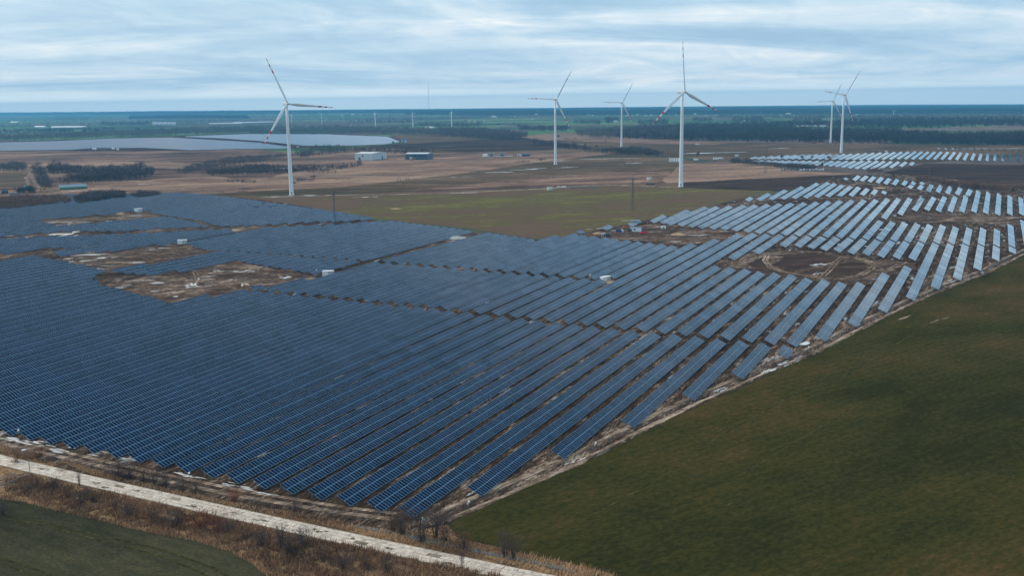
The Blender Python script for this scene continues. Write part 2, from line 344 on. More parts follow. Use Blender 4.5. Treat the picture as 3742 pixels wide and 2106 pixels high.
M_MUDH = soil('churned_mud', [(0, (0.030, 0.021, 0.019)), (0.38, (0.062, 0.044, 0.037)), (0.64, (0.108, 0.078, 0.064)), (0.84, (0.175, 0.132, 0.108)), (0.95, (0.25, 0.20, 0.175)), (1, (0.34, 0.30, 0.28))], (0.03, 0.22, 1.2), (0.28, 0.34, 0.38), stretch=2.6, ang=0.2, wet=(0.25, 0.64), bump=0.35, seed=6)
M_SAND = soil('pale_track', [(0, (0.06, 0.045, 0.036)), (0.35, (0.13, 0.10, 0.082)), (0.65, (0.23, 0.185, 0.155)), (1, (0.40, 0.345, 0.31))], (0.05, 0.35, 1.8), (0.26, 0.37, 0.37), stretch=4, ang=math.radians(42), bump=0.25, seed=7)
M_SANDH = soil('sand_heap', [(0, (0.26, 0.19, 0.13)), (1, (0.42, 0.32, 0.23))], (0.1, 0.6, 3), bump=0.2)
M_VERGE = soil('dry_verge', [(0, (0.060, 0.042, 0.026)), (0.4, (0.135, 0.090, 0.058)), (0.7, (0.22, 0.15, 0.092)), (1, (0.30, 0.22, 0.13))], (0.06, 0.35, 2.2), (0.3, 0.35, 0.35), stretch=2.0, ang=-0.5, bump=0.4, seed=8)
M_ROADB = soil('broken_concrete', [(0, (0.13, 0.115, 0.10)), (0.6, (0.24, 0.215, 0.19)), (1, (0.33, 0.31, 0.28))], (0.1, 0.6, 3.0), seed=9)
def water(name, col, rough=0.06):
    mt, N, L, B = newmat(name); B.inputs['Base Color'].default_value = (*col, 1); B.inputs['Roughness'].default_value = rough; B.inputs['IOR'].default_value = 1.33
    tc = N.new('ShaderNodeTexCoord'); n = N.new('ShaderNodeTexNoise'); n.inputs['Scale'].default_value = 1.2; n.inputs['Detail'].default_value = 3; L.new(tc.outputs['Object'], n.inputs['Vector'])
    bp = N.new('ShaderNodeBump'); bp.inputs['Strength'].default_value = 0.05; bp.inputs['Distance'].default_value = 0.05; L.new(n.outputs[0], bp.inputs['Height']); L.new(bp.outputs[0], B.inputs['Normal'])
    return mt
M_POND = water('ditch_water', (0.10, 0.11, 0.11))
M_PUDDLE = soil('pale_puddle', [(0, (0.27, 0.28, 0.30)), (0.5, (0.43, 0.45, 0.49)), (1, (0.60, 0.63, 0.68))], (0.1, 0.5, 2.0), rough=0.3, spec=0.6)  # pale grey, fairly smooth surface for puddles and ponds

# wide fields beyond the solar farm
zone('meadow', [(-500, 590), (-300, 548), (250, 546), (700, 524), (1100, 560), (1500, 532), (1900, 505), (2300, 480), (2600, 515), (2283, 557), (1978, 593), (1638, 642), (1250, 684), (870, 702), (620, 722), (240, 760), (-500, 850)], M_TAN, 0.02, 6, 40)
zone('field', [(1250, 545), (1430, 527), (1600, 520), (1780, 519), (1950, 512), (2290, 520), (2560, 520), (3742, 530), (4100, 532), (4100, 590), (3742, 572), (3300, 600), (3060, 600), (2850, 605), (2725, 597), (2283, 557), (2060, 562), (1800, 558), (1560, 557), (1400, 556)], M_OLIVE, 0.04, 4, 40)
zone('meadow', [(1010, 640), (1160, 612), (1330, 588), (1560, 584), (1640, 584), (1860, 575), (2000, 565), (2130, 556), (2283, 557), (1978, 593), (1638, 642), (1250, 684), (1090, 696), (900, 702), (930, 670)], M_TANL, 0.06, 2.5, 25)
zone('meadow', [(330, 690), (560, 655), (760, 640), (930, 662), (1000, 680), (820, 708), (500, 725), (330, 730)], M_TANL, 0.06, 8, 25)
zone('meadow', [(0, 610), (190, 590), (420, 590), (720, 598), (680, 622), (540, 612), (330, 612), (140, 612), (0, 630)], M_TANL, 0.06, 8, 25)
zone('meadow', [(2300, 505), (2520, 516), (2700, 518), (2600, 530), (2400, 526), (2250, 520), (2050, 512), (1850, 500), (2050, 485), (2250, 482)], M_TANL, 0.06, 3, 40)
zone('field', [(1425, 494), (1600, 489), (1900, 494), (1960, 512), (1780, 521), (1500, 532), (1478, 520)], M_OLIVE, 0.03, 3, 40)
zone('field', [(1770, 510), (1890, 500), (2100, 535), (2000, 548), (1700, 556), (1500, 545), (1340, 533), (1550, 522)], M_PLOUGH, 0.05, 4, 40)
zone('field', [(620, 722), (870, 702), (1250, 683), (1638, 641), (1978, 592), (2283, 556), (2425, 563), (2560, 597), (2725, 597), (2490, 640), (2484, 684), (2220, 675), (1990, 689), (1590, 707), (1250, 712), (860, 716), (800, 730)], M_OLIVE, 0.08, 2, 30)
zone('meadow', [(1900, 655), (2200, 628), (2400, 618), (2490, 640), (2480, 668), (2230, 672), (1990, 687), (1700, 699), (1500, 704), (1560, 690)], M_TAN, 0.10, 3, 25)
zone('field', [(800, 730), (860, 717), (1250, 713), (1590, 708), (1990, 690), (2220, 676), (2484, 686), (2840, 699), (2740, 716), (2540, 770), (2060, 868), (1940, 872), (1700, 835), (1350, 797), (1100, 752), (900, 728)], M_GREEN, 0.10, 1.2, 20)
zone('field', [(2420, 660), (2490, 598), (2725, 597), (2851, 612), (2929, 627), (3128, 634), (3100, 640), (2783, 652), (2500, 667), (2440, 672)], M_TANL, 0.12, 1.5, 20)
zone('field', [(2502, 668), (2783, 652), (3128, 637), (3110, 655), (3020, 672), (2960, 684), (2838, 700), (2484, 686)], M_PLOUGH, 0.14, 1.0, 20)
zone('field', [(3225, 632), (3380, 598), (3742, 602), (4100, 606), (4100, 715), (3742, 700), (3560, 671), (3317, 647)], M_PLOUGH, 0.14, 1.0, 20)
zone('farm_track', [(1060, 715), (1250, 712), (1590, 707), (1990, 689), (2220, 675), (2482, 684), (2482, 687), (2220, 678), (1990, 692), (1590, 710), (1250, 715), (1060, 719)], M_SAND, 0.16, 0.4, 10)
zone('farm_track', [(90, 608), (108, 608), (152, 690), (132, 690)], M_SAND, 0.10, 0.6, 10)
zone('farm_track', [(86, 646), (97, 644), (118, 688), (104, 688)], M_SAND, 0.11, 0.6, 10)
zone('field', [(-200, 640), (60, 628), (98, 640), (112, 668), (60, 680), (-200, 690)], M_OLIVE, 0.08, 3, 20)
# the ground of the solar farm and its clearings
zone('bare_ground', [(-900, 1800), (0, 1640), (209, 1709), (500, 1800), (900, 1870), (1300, 1925), (1480, 1950), (1640, 1917), (1700, 1888), (2128, 1700), (2331, 1594), (2548, 1487), (2669, 1434), (2814, 1367), (3000, 1290), (3132, 1217), (3354, 1106), (3487, 1049), (3615, 1000), (3742, 936), (4100, 760), (4100, 680), (3742, 692), (3480, 655), (3300, 638), (3060, 640), (2960, 686), (2700, 726), (2540, 772), (2080, 862), (2000, 880), (1930, 874), (1716, 848), (1370, 806), (1200, 772), (1000, 735), (760, 712), (420, 735), (140, 758), (-200, 790), (-900, 830)], M_MUD, 0.18, 0.7, 12)
zone('bare_ground', [(175, 880), (330, 900), (390, 915), (560, 905), (665, 885), (850, 920), (740, 935), (640, 945), (500, 968), (350, 985), (200, 935), (125, 915), (0, 950), (-60, 955), (-60, 915), (60, 905)], M_MUDH, 0.22, 1.2, 8)
zone('bare_ground', [(380, 1045), (560, 1005), (720, 975), (865, 953), (960, 978), (1090, 1000), (1165, 1018), (1170, 1030), (1020, 1055), (920, 1072), (760, 1092), (635, 1112), (500, 1080)], M_MUDH, 0.22, 1.2, 8)
zone('bare_ground', [(130, 803), (260, 788), (430, 778), (535, 770), (625, 790), (560, 800), (380, 818), (220, 828)], M_MUDH, 0.22, 1.2, 8)
zone('bare_ground', [(2100, 862), (2300, 826), (2420, 818), (2640, 840), (2700, 860), (2640, 880), (2590, 895), (2420, 890), (2230, 872)], M_MUDH, 0.22, 1.5, 8)
zone('bare_ground', [(3270, 800), (3330, 780), (3420, 778), (3742, 792), (4000, 800), (4000, 830), (3690, 822), (3520, 815), (3330, 805)], M_MUDH, 0.22, 1.5, 8)
zone('bare_ground', [(2690, 960), (2760, 918), (2990, 928), (3160, 948), (3340, 962), (3350, 990), (3240, 1010), (3150, 1040), (2990, 1030), (2800, 1000), (2640, 985)], M_MUDH, 0.22, 1.5, 8)
R_ = lambda x, y: (2492 + x / 2.0608, 600 + y / 2.0608)
zone('ploughed_patch', [R_(*p) for p in [(680, 760), (730, 735), (780, 690), (900, 678), (1010, 683), (1110, 695), (1200, 704), (1230, 735), (1160, 752), (1020, 780), (870, 812), (780, 800)]], M_PLOUGH, 0.27, 0.8, 6)
zone('ploughed_patch', [R_(*p) for p in [(900, 820), (1060, 788), (1200, 752), (1290, 735), (1370, 745), (1400, 770), (1370, 808), (1290, 835), (1180, 852), (1060, 846)]], M_PLOUGH, 0.27, 0.8, 6)
zone('ploughed_patch', [R_(*p) for p in [(470, 745), (560, 705), (640, 690), (625, 740), (650, 790), (560, 790)]], M_PLOUGH, 0.27, 0.8, 6)
# near ground: the dark field right of the fence, the road, verges and ditch
zone('field', [(1637, 1922), (1700, 1890), (2128, 1702), (2331, 1596), (2548, 1489), (2669, 1436), (2814, 1369), (3000, 1292), (3132, 1219), (3354, 1108), (3487, 1051), (3615, 1002), (3742, 938), (4300, 690), (5200, 900), (5200, 2900), (2700, 2900), (2236, 2100), (2161, 2082), (2040, 2052), (1908, 2027), (1807, 1999), (1676, 1970)], M_DARKF, 0.24, 0.5, 6)
zone('field', [(-900, 1660), (0, 1822), (84, 1834), (209, 1868), (376, 1905), (543, 1947), (710, 1976), (836, 2014), (919, 2060), (974, 2106), (1100, 2350), (600, 2900), (-900, 2900)], M_NEARF, 0.10, 0.4, 5)
zone('verge', [(-900, 1500), (0, 1640), (209, 1709), (500, 1800), (900, 1870), (1300, 1925), (1480, 1950), (1640, 1919), (1676, 1971), (1807, 2000), (1908, 2028), (2040, 2053), (2161, 2083), (2236, 2101), (2700, 2900), (600, 2900), (1100, 2350), (974, 2106), (919, 2060), (836, 2014), (710, 1976), (543, 1947), (376, 1905), (209, 1868), (84, 1834), (0, 1824), (-900, 1660)], M_VERGE, 0.06, 0.0)
zone('dirt_track', [(0, 1745), (40, 1730), (100, 1735), (108, 1742), (60, 1765), (0, 1790), (-200, 1850), (-200, 1800)], M_SAND, 0.12, 0.3, 3)
# two pale wheel lines along the inside and outside of the fence
edge = [(1640, 1917), (1700, 1886), (2128, 1697), (2331, 1590), (2548, 1483), (2669, 1430), (2814, 1363), (3000, 1286), (3132, 1213), (3354, 1103), (3487, 1046), (3615, 997), (3742, 933), (4100, 760)]
EW = np.array([G(*p)[:2] for p in edge])
def offset(line, d):
    out = []
    for i in range(len(line)):
        a = line[max(0, i - 1)]; b = line[min(len(line) - 1, i + 1)]; t = (b - a) / np.linalg.norm(b - a); out.append(line[i] + np.array([-t[1], t[0]]) * d)
    return np.array(out)
def band(name, line, d0, d1, mt, z, jit=0.4, step=4):
    return zone(name, list(map(tuple, offset(line, d0))) + list(map(tuple, offset(line, d1)[::-1])), mt, z, jit, step, px=False)
band('dirt_track', EW, 0.1, 1.5, M_SAND, 0.27)
band('dirt_track', EW, 4.2, 6.0, M_SAND, 0.26)
front = [(-900, 1480), (0, 1640), (209, 1690), (400, 1735), (627, 1785), (830, 1830), (1000, 1858), (1200, 1892), (1420, 1920)]
FWL = np.array([G(*p)[:2] for p in front])
band('dirt_track', FWL, 1.5, 3.2, M_SAND, 0.26); band('dirt_track', FWL, 4.6, 6.0, M_SAND, 0.26)
for p in [[(455, 760), (560, 715), (640, 680), (760, 662), (900, 662), (1040, 668), (1180, 690), (1300, 700), (1420, 740), (1560, 760)], [(640, 690), (625, 730), (660, 780), (740, 810), (880, 835), (1040, 865), (1190, 872), (1320, 850), (1420, 800), (1450, 770), (1400, 735), (1300, 712)], [(870, 812), (1010, 780), (1150, 745), (1215, 700)], [(1180, 870), (1300, 880), (1420, 860), (1560, 800), (1680, 740)], [(470, 720), (440, 740), (380, 750)], [(1150, 760), (1060, 850)], [(1560, 790), (1640, 830), (1740, 850)]]:
    L_ = np.array([G(*R_(*q))[:2] for q in p]); band('dirt_track', L_, -1.5, -.4, M_SAND, 0.285, .5, 3); band('dirt_track', L_, .5, 1.6, M_SAND, 0.285, .5, 3)
for p in [[(1610, 410), (1800, 395), (2000, 400), (2250, 410), (2500, 400)], [(1600, 430), (1850, 440), (2100, 430), (2400, 420), (2560, 400)], [(200, 345), (420, 300), (700, 262), (1000, 262), (1300, 255), (1500, 240), (1750, 225)], [(1240, 130), (1500, 165), (1750, 195), (1900, 215), (2100, 245)]]:
    L_ = np.array([G(*R_(*q))[:2] for q in p]); band('dirt_track', L_, -2.6, -.6, M_SAND, 0.285, .6, 5); band('dirt_track', L_, .8, 2.4, M_SAND, 0.285, .6, 5)
def strokes(name, spots, mt, z, parts=6, sc=1.0):
    """ragged streaks of standing water; spots: (px, py, half length m, half width m, heading rad)"""
    for k, (x, y, a, b, h) in enumerate(spots):
        g = G(x, y); r = np.random.default_rng(k * 7 + int(x)); mb = MB(); ch, sh = math.cos(h), math.sin(h)
        for q in range(parts):
            ea, eb = a * sc * r.uniform(.18, .5), b * sc * r.uniform(.10, .32); cx, cy = r.normal(0, a * .42), r.normal(0, b * .42); n_ = 14; P = []
            for i in range(n_):
                t = 6.2832 * i / n_; w = 1 + r.normal(0, .22); ex, ey = cx + ea * math.cos(t) * w, cy + eb * math.sin(t) * w
                X, Y = g[0] + ex * ch - ey * sh, g[1] + ex * sh + ey * ch; P.append((X, Y, land(X, Y) + z + q * .004 + k * .0009))
            mb.add(P, [tuple(range(n_))])
        tag(mb.build(name, mt), kind='structure')
Z3 = lambda x, y: (x / 3.68, 880 + y / 3.68); Z1 = lambda x, y: (x / 3.68, 700 + y / 3.68); Z4 = lambda x, y: (600 + x / 3.68, 900 + y / 3.68); ZA = lambda x, y: (x / 2.393, 1500 + y / 2.393)
sp = []
for x, y, a, b in [(1180, 195, 12, 5), (1120, 165, 10, 2.5), (1370, 240, 7, 4), (1160, 275, 7, 3), (1850, 300, 9, 4), (1350, 385, 4, 3), (920, 250, 4, 3), (2180, 105, 6, 2.5), (2000, 130, 4, 2), (960, 300, 6, 2), (1230, 335, 5, 1.5), (1450, 345, 6, 1.5)]: sp.append((*Z3(x, y), a, b, 0.15))
for x, y, a, b in [(2100, 575, 6, 4.5), (1860, 545, 7, 2), (1700, 610, 4, 1.5), (1620, 640, 3, 2), (2050, 690, 3, 1.5)]: sp.append((*Z3(x, y), a, b, 0.15))
for x, y, a, b in [(330, 545, 2, 6), (370, 525, 1.5, 6), (440, 500, 1.2, 8), (480, 555, 5, 2), (1055, 525, 1, 6), (1105, 520, 1, 6), (720, 345, 4, 3), (1060, 340, 4, 4), (930, 345, 3, 2), (1640, 430, 5, 4), (600, 455, 4, 2), (900, 460, 3, 2), (150, 690, 2, 2), (640, 410, 5, 1.5)]: sp.append((*Z4(x, y), a, b, 0.25))
for x, y, a, b in [(860, 575, 14, 16), (960, 600, 9, 4), (700, 425, 16, 7), (1050, 420, 10, 3), (820, 460, 8, 6), (1780, 330, 7, 4), (1270, 355, 5, 2), (1480, 400, 5, 2), (100, 605, 9, 3), (310, 628, 6, 2), (985, 155, 5, 3), (880, 25, 5, 4)]: sp.append((*Z1(x, y), a, b, 0.1))
for x, y, a, b in [(70, 262, 6, 1.0), (180, 285, 5, 1.4), (330, 300, 4, 1.2), (400, 325, 4, 1), (520, 365, 4, 1.4), (650, 330, 3, 1.6), (800, 345, 3, 1.2), (830, 405, 3, .8), (1100, 440, 4, .8), (1560, 570, 4, .8), (1700, 600, 3, .8), (2000, 665, 3, 1.2), (2150, 700, 4, 1.0), (2300, 740, 4, .8), (880, 372, 2, .7), (45, 175, 2, .6)]: sp.append((*ZA(x, y), a, b, -0.45))
strokes('bare_smear', [(3305, 1165, 6, 1.2, .75), (3430, 1172, 7, 1.6, .75), (3400, 1186, 7, .6, .75)], M_SAND, 0.31)
for x, y, a, b in [(2985, 968, 5, 5), (2965, 972, 3, 2), (2985, 1004, 5, 2), (2860, 1330, 5, 2), (2940, 1263, 5, 3), (3000, 1240, 3, 2), (3130, 1195, 5, 1.5), (3478, 1030, 6, 2), (2810, 1360, 4, 1.5), (2640, 1430, 4, 1.2), (2110, 1690, 3, 1.0), (1730, 1808, 3, 1.1)]: sp.append((x, y, a, b, 0.8))
for x, y, a, b in [(2190, 838, 9, 4), (2300, 808, 8, 3), (2250, 844, 4, 2), (2380, 850, 6, 2), (2560, 862, 9, 3), (2470, 885, 6, 2), (2330, 880, 5, 1.5), (2650, 848, 6, 2)]: sp.append((x, y, a, b, 0.1))
strokes('puddle', sp, M_PUDDLE, 0.32)
sp = [(1835, 629, 26, 9, .1), (1930, 620, 30, 10, .2), (1965, 616, 22, 6, .3), (2060, 588, 20, 6, .1), (2085, 612, 30, 6, .3), (2230, 580, 45, 10, 0.05), (2310, 596, 22, 6, .1), (2600, 559, 70, 12, .05), (2540, 561, 35, 10, 0), (2850, 541, 30, 8, 0), (1330, 721, 12, 5, .1), (1660, 648, 16, 4, .1), (1180, 614, 20, 12, 0), (1030, 614, 20, 14, 0), (3560, 544, 60, 8, 0), (520, 605, 16, 6, .1), (520, 675, 8, 4, 0), (1020, 720, 18, 5, 0), (1120, 715, 14, 5, .1), (1300, 536, 30, 5, 0), (1620, 536, 40, 6, 0), (250, 690, 8, 4, 0), (262, 700, 6, 3, 0), (270, 740, 7, 4, 0), (130, 587, 12, 6, 0), (1690, 706, 20, 3, .1)]
strokes('pond', sp, M_PUDDLE, 0.20)
M_TRAM = soil('wheel_line', [(0, (0.018, 0.020, 0.007)), (0.5, (0.038, 0.040, 0.013)), (1, (0.075, 0.070, 0.030))], (0.1, 0.5, 2.0), (.2, .4, .4), stretch=3, ang=.6)
def wheel_line(pts, w, z=.26, base=None):
    L_ = np.array([G(*p)[:2] for p in pts]); band('wheel_track', L_, -w / 2, w / 2, M_TRAM, z, .08, 3)
for p in [[(2560, 1640), (2726, 1545), (2820, 1493), (2919, 1437), (3030, 1372)], [(2700, 1745), (2900, 1625), (3150, 1475)], [(2130, 1905), (2330, 1800), (2560, 1660)], [(2660, 1852), (2700, 1826)], [(2672, 1850), (2715, 1822)], [(3040, 1408), (3200, 1310), (3340, 1220)], [(1980, 1830), (2100, 1770)]]: wheel_line(p, .5)
for p in [[(0, 1885), (150, 1910), (376, 1965), (600, 2015), (780, 2080), (830, 2110)], [(0, 1897), (150, 1922), (370, 1980), (580, 2035), (720, 2090), (760, 2112)], [(0, 2045), (100, 2075), (190, 2106)], [(0, 2062), (60, 2085), (110, 2106)]]: wheel_line(p, .45, .13)
for p in [[(390, 360), (410, 400), (430, 470), (440, 540)], [(440, 365), (462, 400), (450, 470), (455, 540)], [(1055, 490), (1062, 530), (1045, 562)], [(1100, 480), (1112, 520), (1095, 560)], [(1520, 405), (1600, 445), (1670, 452), (1700, 425), (1640, 392)], [(1545, 400), (1610, 432), (1655, 440), (1675, 420)], [(690, 345), (760, 350), (800, 335)], [(1010, 350), (1060, 325), (1110, 300)], [(1040, 352), (1090, 328), (1125, 306)], [(870, 455), (960, 470), (1060, 440), (1100, 425)], [(560, 560), (760, 520), (980, 590)], [(300, 640), (600, 600), (900, 570)]]:
    L_ = np.array([G(*Z4(*q))[:2] for q in p]); band('rut', L_, -.45, .45, M_SAND, 0.30, .25, 2)
for p in [[(1020, 320), (1400, 290), (1900, 240), (2350, 200)], [(900, 300), (1300, 330), (1800, 300)], [(1000, 250), (1500, 210), (2050, 140), (2400, 110)]]:
    L_ = np.array([G(*Z3(*q))[:2] for q in p]); band('rut', L_, -1.4, -.5, M_SAND, 0.30, .4, 3); band('rut', L_, .6, 1.4, M_SAND, 0.30, .4, 3)
# ditch with open water beside the road
ditch = [(1195, 1897), (1290, 1925), (1360, 1938), (1480, 1962), (1600, 1990), (1700, 2010), (1800, 2033), (1950, 2062), (2100, 2095)]
DW = np.array([G(*p)[:2] for p in ditch]); dz = band('ditch_water', DW, -0.5, 0.9, M_POND, 0.12, 0.5, 2)

# ------------------------------------------------------------------ concrete slab road
M_SLAB = soil('slab_concrete', [(0, (0.33, 0.30, 0.29)), (0.4, (0.46, 0.43, 0.42)), (1, (0.60, 0.57, 0.56))], (0.25, 1.2, 6.0), (0.35, 0.35, 0.3), rough=0.9, seed=11)
up = np.array([G(*p)[:2] for p in [(-260, 1600), (104, 1688), (334, 1747), (627, 1813), (1000, 1895), (1404, 1979), (1807, 2060), (2150, 2135), (2900, 2299)]])
lo = np.array([G(*p)[:2] for p in [(-330, 1620), (125, 1742), (376, 1801), (710, 1872), (1000, 1935), (1252, 1987), (1656, 2070), (2000, 2150), (2700, 2312)]])
def resample(L, n):
    s = np.r_[0, np.cumsum(np.linalg.norm(np.diff(L, axis=0), axis=1))]; t = np.linspace(0, s[-1], n)
    return np.c_[np.interp(t, s, L[:, 0]), np.interp(t, s, L[:, 1])]
fu = np.polyfit(up[:, 0], up[:, 1], 2); fl = np.polyfit(lo[:, 0], lo[:, 1], 2)
xs = np.linspace(min(up[0, 0], lo[0, 0]), max(up[-1, 0], lo[-1, 0]), 200)
cen = np.c_[xs, (np.polyval(fu, xs) + np.polyval(fl, xs)) / 2]
tn = np.gradient(cen, axis=0); tn /= np.linalg.norm(tn, axis=1)[:, None]; nn = np.c_[-tn[:, 1], tn[:, 0]]
wid = float(np.mean(np.abs(np.polyval(fu, xs) - np.polyval(fl, xs)) * np.abs(tn[:, 0])))
sarc = np.r_[0, np.cumsum(np.linalg.norm(np.diff(cen, axis=0), axis=1))]
print('road width', wid, 'length', sarc[-1])
def rd(s, w):
    x = np.interp(s, sarc, cen[:, 0]); y = np.interp(s, sarc, cen[:, 1]); n = np.array([np.interp(s, sarc, nn[:, 0]), np.interp(s, sarc, nn[:, 1])])
    return np.array([x, y]) + n * w
road = zone('road', [tuple(rd(s, wid / 2 + 0.25)) for s in np.linspace(0, sarc[-1], 60)] + [tuple(rd(s, -wid / 2 - 0.25)) for s in np.linspace(sarc[-1], 0, 60)], M_ROADB, 0.14, px=False)
NW = max(4, int(round(wid / 1.45))); sw = wid / NW; SL = 3.0
slabs = []
for j in range(NW):
    s = (j % 2) * 1.4
    while s < sarc[-1] - SL:
        x, y = pix((*rd(s + SL / 2, (j + .5) * sw - wid / 2), 0.2))
        if -400 < x < 3780 and y < 2330: slabs.append((s, j, (x, y)))
        s += SL + 0.03
slabs.sort(key=lambda q: (q[2][1] > 2125 or q[2][0] < -25, -q[2][1]))
def slab_mb(mb, s, j, r):
    e = 0.05; h = 0.16 + r.normal(0, 0.012); tl = r.normal(0, 0.012, 2); w0 = j * sw - wid / 2
    P = []
    for ds_, dw in ((e, e), (SL - e, e), (SL - e, sw - e), (e, sw - e)):
        q = rd(s + ds_ + r.normal(0, .025), w0 + dw + r.normal(0, .02)); P.append((q[0], q[1], 0.17 + max(0.0, h - 0.16) + 0.06 + tl[0] * (ds_ - 1.5) / 1.5 + tl[1] * (dw - .7)))
    Q = [(p[0], p[1], 0.10) for p in P]
    mb.add(P + Q, [(0, 1, 2, 3), (0, 4, 5, 1), (1, 5, 6, 2), (2, 6, 7, 3), (3, 7, 4, 0)])
rest = MB()
for k, (s, j, _) in enumerate(slabs):
    r = np.random.default_rng(k)
    if r.random() < 0.018: continue     # a few slabs are broken away and patched
    if k < 300:
        q = MB(); slab_mb(q, s, j, r); q.build('slab', M_SLAB, road)
    else: slab_mb(rest, s, j, r)
if rest.f: tag(rest.build('slab', M_SLAB, road), kind='stuff')

strokes('road_patch', [(350, 1773, 1.6, .9, -.45), (385, 1790, 1.8, .9, -.45), (505, 1800, 1.7, .8, -.45), (705, 1857, 2.0, .9, -.4), (1160, 1945, 2.2, 1.2, -.4), (1640, 2063, 1.8, .8, -.4), (962, 1907, 2.0, .9, -.4), (60, 1692, 2.4, .8, -.5), (170, 1722, 2.2, .7, -.5), (1420, 2012, 1.4, .7, -.4), (860, 1880, 1.3, .7, -.4), (1290, 1975, 1.2, .6, -.4)], soil('road_stain', [(0, (.075, .072, .075)), (1, (.19, .18, .18))], (.2, 1, 4)), 0.285, 5)
# ================================================================== the solar farm
TILT = math.radians(25.3); MW, MH, GAP = 1.012, 2.055, 0.022   # module width, height and joint
ZC = 1.54                                                       # height of the middle of a rack above ground
MP = MW + GAP
def module_faces(mb, x0, y0, uvs):
    """one framed module lying in the xy plane; glass is material 0, frame material 1"""
    x1, y1 = x0 + MW, y0 + MH; w = 0.032; t = 0.038
    mb.add([(x0 + w, y0 + w, .030), (x1 - w, y0 + w, .030), (x1 - w, y1 - w, .030), (x0 + w, y1 - w, .030)], [(0, 1, 2, 3)], 0); uvs.append(1)
    o = [(x0, y0), (x1, y0), (x1, y1), (x0, y1)]; i = [(x0 + w, y0 + w), (x1 - w, y0 + w), (x1 - w, y1 - w), (x0 + w, y1 - w)]
    vs = [(*p, t) for p in o] + [(*p, t) for p in i] + [(*p, 0.0) for p in o]
    fs = [(k, (k + 1) % 4, 4 + (k + 1) % 4, 4 + k) for k in range(4)] + [(8 + k, 8 + (k + 1) % 4, (k + 1) % 4, k) for k in range(4)] + [(11, 10, 9, 8)]
    mb.add(vs, fs, 1); uvs.extend([0] * len(fs))
def finish(mb, uvs, name):
    me = mb.mesh(name, [GLASS, ALU]); uvl = me.uv_layers.new(name='UVMap'); sq = [(0, 0), (1, 0), (1, 1), (0, 1)]
    for p, f in zip(me.polygons, uvs):
        for q, li in enumerate(p.loop_indices): uvl.data[li].uv = sq[q] if f else (0.25, 0.25)
    return me
def strips(mb, n, mi):               # bright clamp rail along the middle and a cap rail at the table's end
    k = len(mb.f); mb.box(0, n * MP - GAP, -.032, .032, .039, .052, mi); mb.box(-.05, .012, -MH, MH * .02, .0395, .053, mi); return len(mb.f) - k
def rails(mb, n):
    for y in (-1.5, -0.55, 0.55, 1.5): mb.box(0.0, n * MP - GAP, y - .03, y + .03, -0.09, -0.012, 0)
MB1 = MB(); uu = []; module_faces(MB1, 0, 0, uu); MODULE = finish(MB1, uu, 'solar_panel')
MODULE.name = 'solar_panel'
TABLE = {}; RAIL = {}
for n in range(1, 9):
    mb = MB(); uu = []
    for r_ in (0, 1):
        for c in range(n): module_faces(mb, c * MP, (-MH - GAP / 2) if r_ == 0 else GAP / 2, uu)
    uu.extend([0] * strips(mb, n, 1)); TABLE[n] = finish(mb, uu, 'panel_table')
    mb = MB(); rails(mb, n); strips(mb, n, 1); RAIL[n] = mb.mesh('panel_table', [STEEL, ALU])

# --- how the rows lie: small drift of the row lines with the land, surveyed as (row, along, drift in rows)
CTRL = np.array([(6,352,0),(0,170,0),(-5,172,0),(-10,174,-.06),(-16,176,-.12),(-24,200,-.3),(-40,250,-.8),(-7,357,-.1),(-12,361,-.4),(-17,362,-.6),(-24,365,-.8),(-8,452,-.35),(-12,454,-.5),(-16,456,-.68),(-20,458,-.9),(-23,459,-1.1),(-36,459,-1.3),(-30,459,-1.2),(-40,380,-1.1),
 (-2,509,-.2),(0,504,-.1),(6,484,0),(9,542,0),(15,612,0),(4,279,0),(-2,538,-.2),(1,597,-.1),(-1,644,-.2),(3,643,0),(9,637,0),(15,636,0),(-3,644,-.4),(-6,582,-.4),(-9,577,-.35),(-12,586,-.55),(-17,590,-.8),(-9,667,-.6),(-12,680,-.85),(-15,650,-.95),(-6,660,-.58),(-3,648,-.42),
 (-11,789,-1.2),(-6,822,-.9),(-1,870,-.7),(4,899,-.4),(9,931,-.1),(12,997,0),(12,815,0),(6,784,-.05),(15,954,.1),(15,720,0),(8,725,-.05)], float)
def drift(i, u):
    d2 = ((CTRL[:, 0] - i) * 8.0) ** 2 + (CTRL[:, 1] - u) ** 2 + 120.0
    w = 1.0 / d2 ** 1.6
    return float((w * CTRL[:, 2]).sum() / w.sum())
SEG = []                                # (block, label row, u1, f1, u2, f2)
def seg(block, i, u1, u2, f1=None, f2=None):
    if u2 - u1 < 3: return
    SEG.append((block, i, u1, i + drift(i, u1) if f1 is None else f1, u2, i + drift(i, u2) if f2 is None else f2))
def table_(d, i):                       # linear look-up
    k = sorted(d); return float(np.interp(i, k, [d[q] for q in k]))
G2 = {6: 352, -2: 354.5, -7: 357, -12: 361, -18: 363.5, -25: 366}
G1 = {-8: 452, -12: 454, -18: 456.5, -24: 459.5, -36: 460}
G3 = {-3: 644.5, 3: 642, 8: 638, 16: 636}
NEAR = {1: 187.7, 2: 217.5, 3: 247, 4: 277.5, 5: 306, 6: 337}
H3L = {-25: 325, -27: 327, -29: 333, -32: 341, -35: 348, -36: 350}
H2L = {-39: 381, -43: 390, -45: 395, -48: 401, -49: 404}
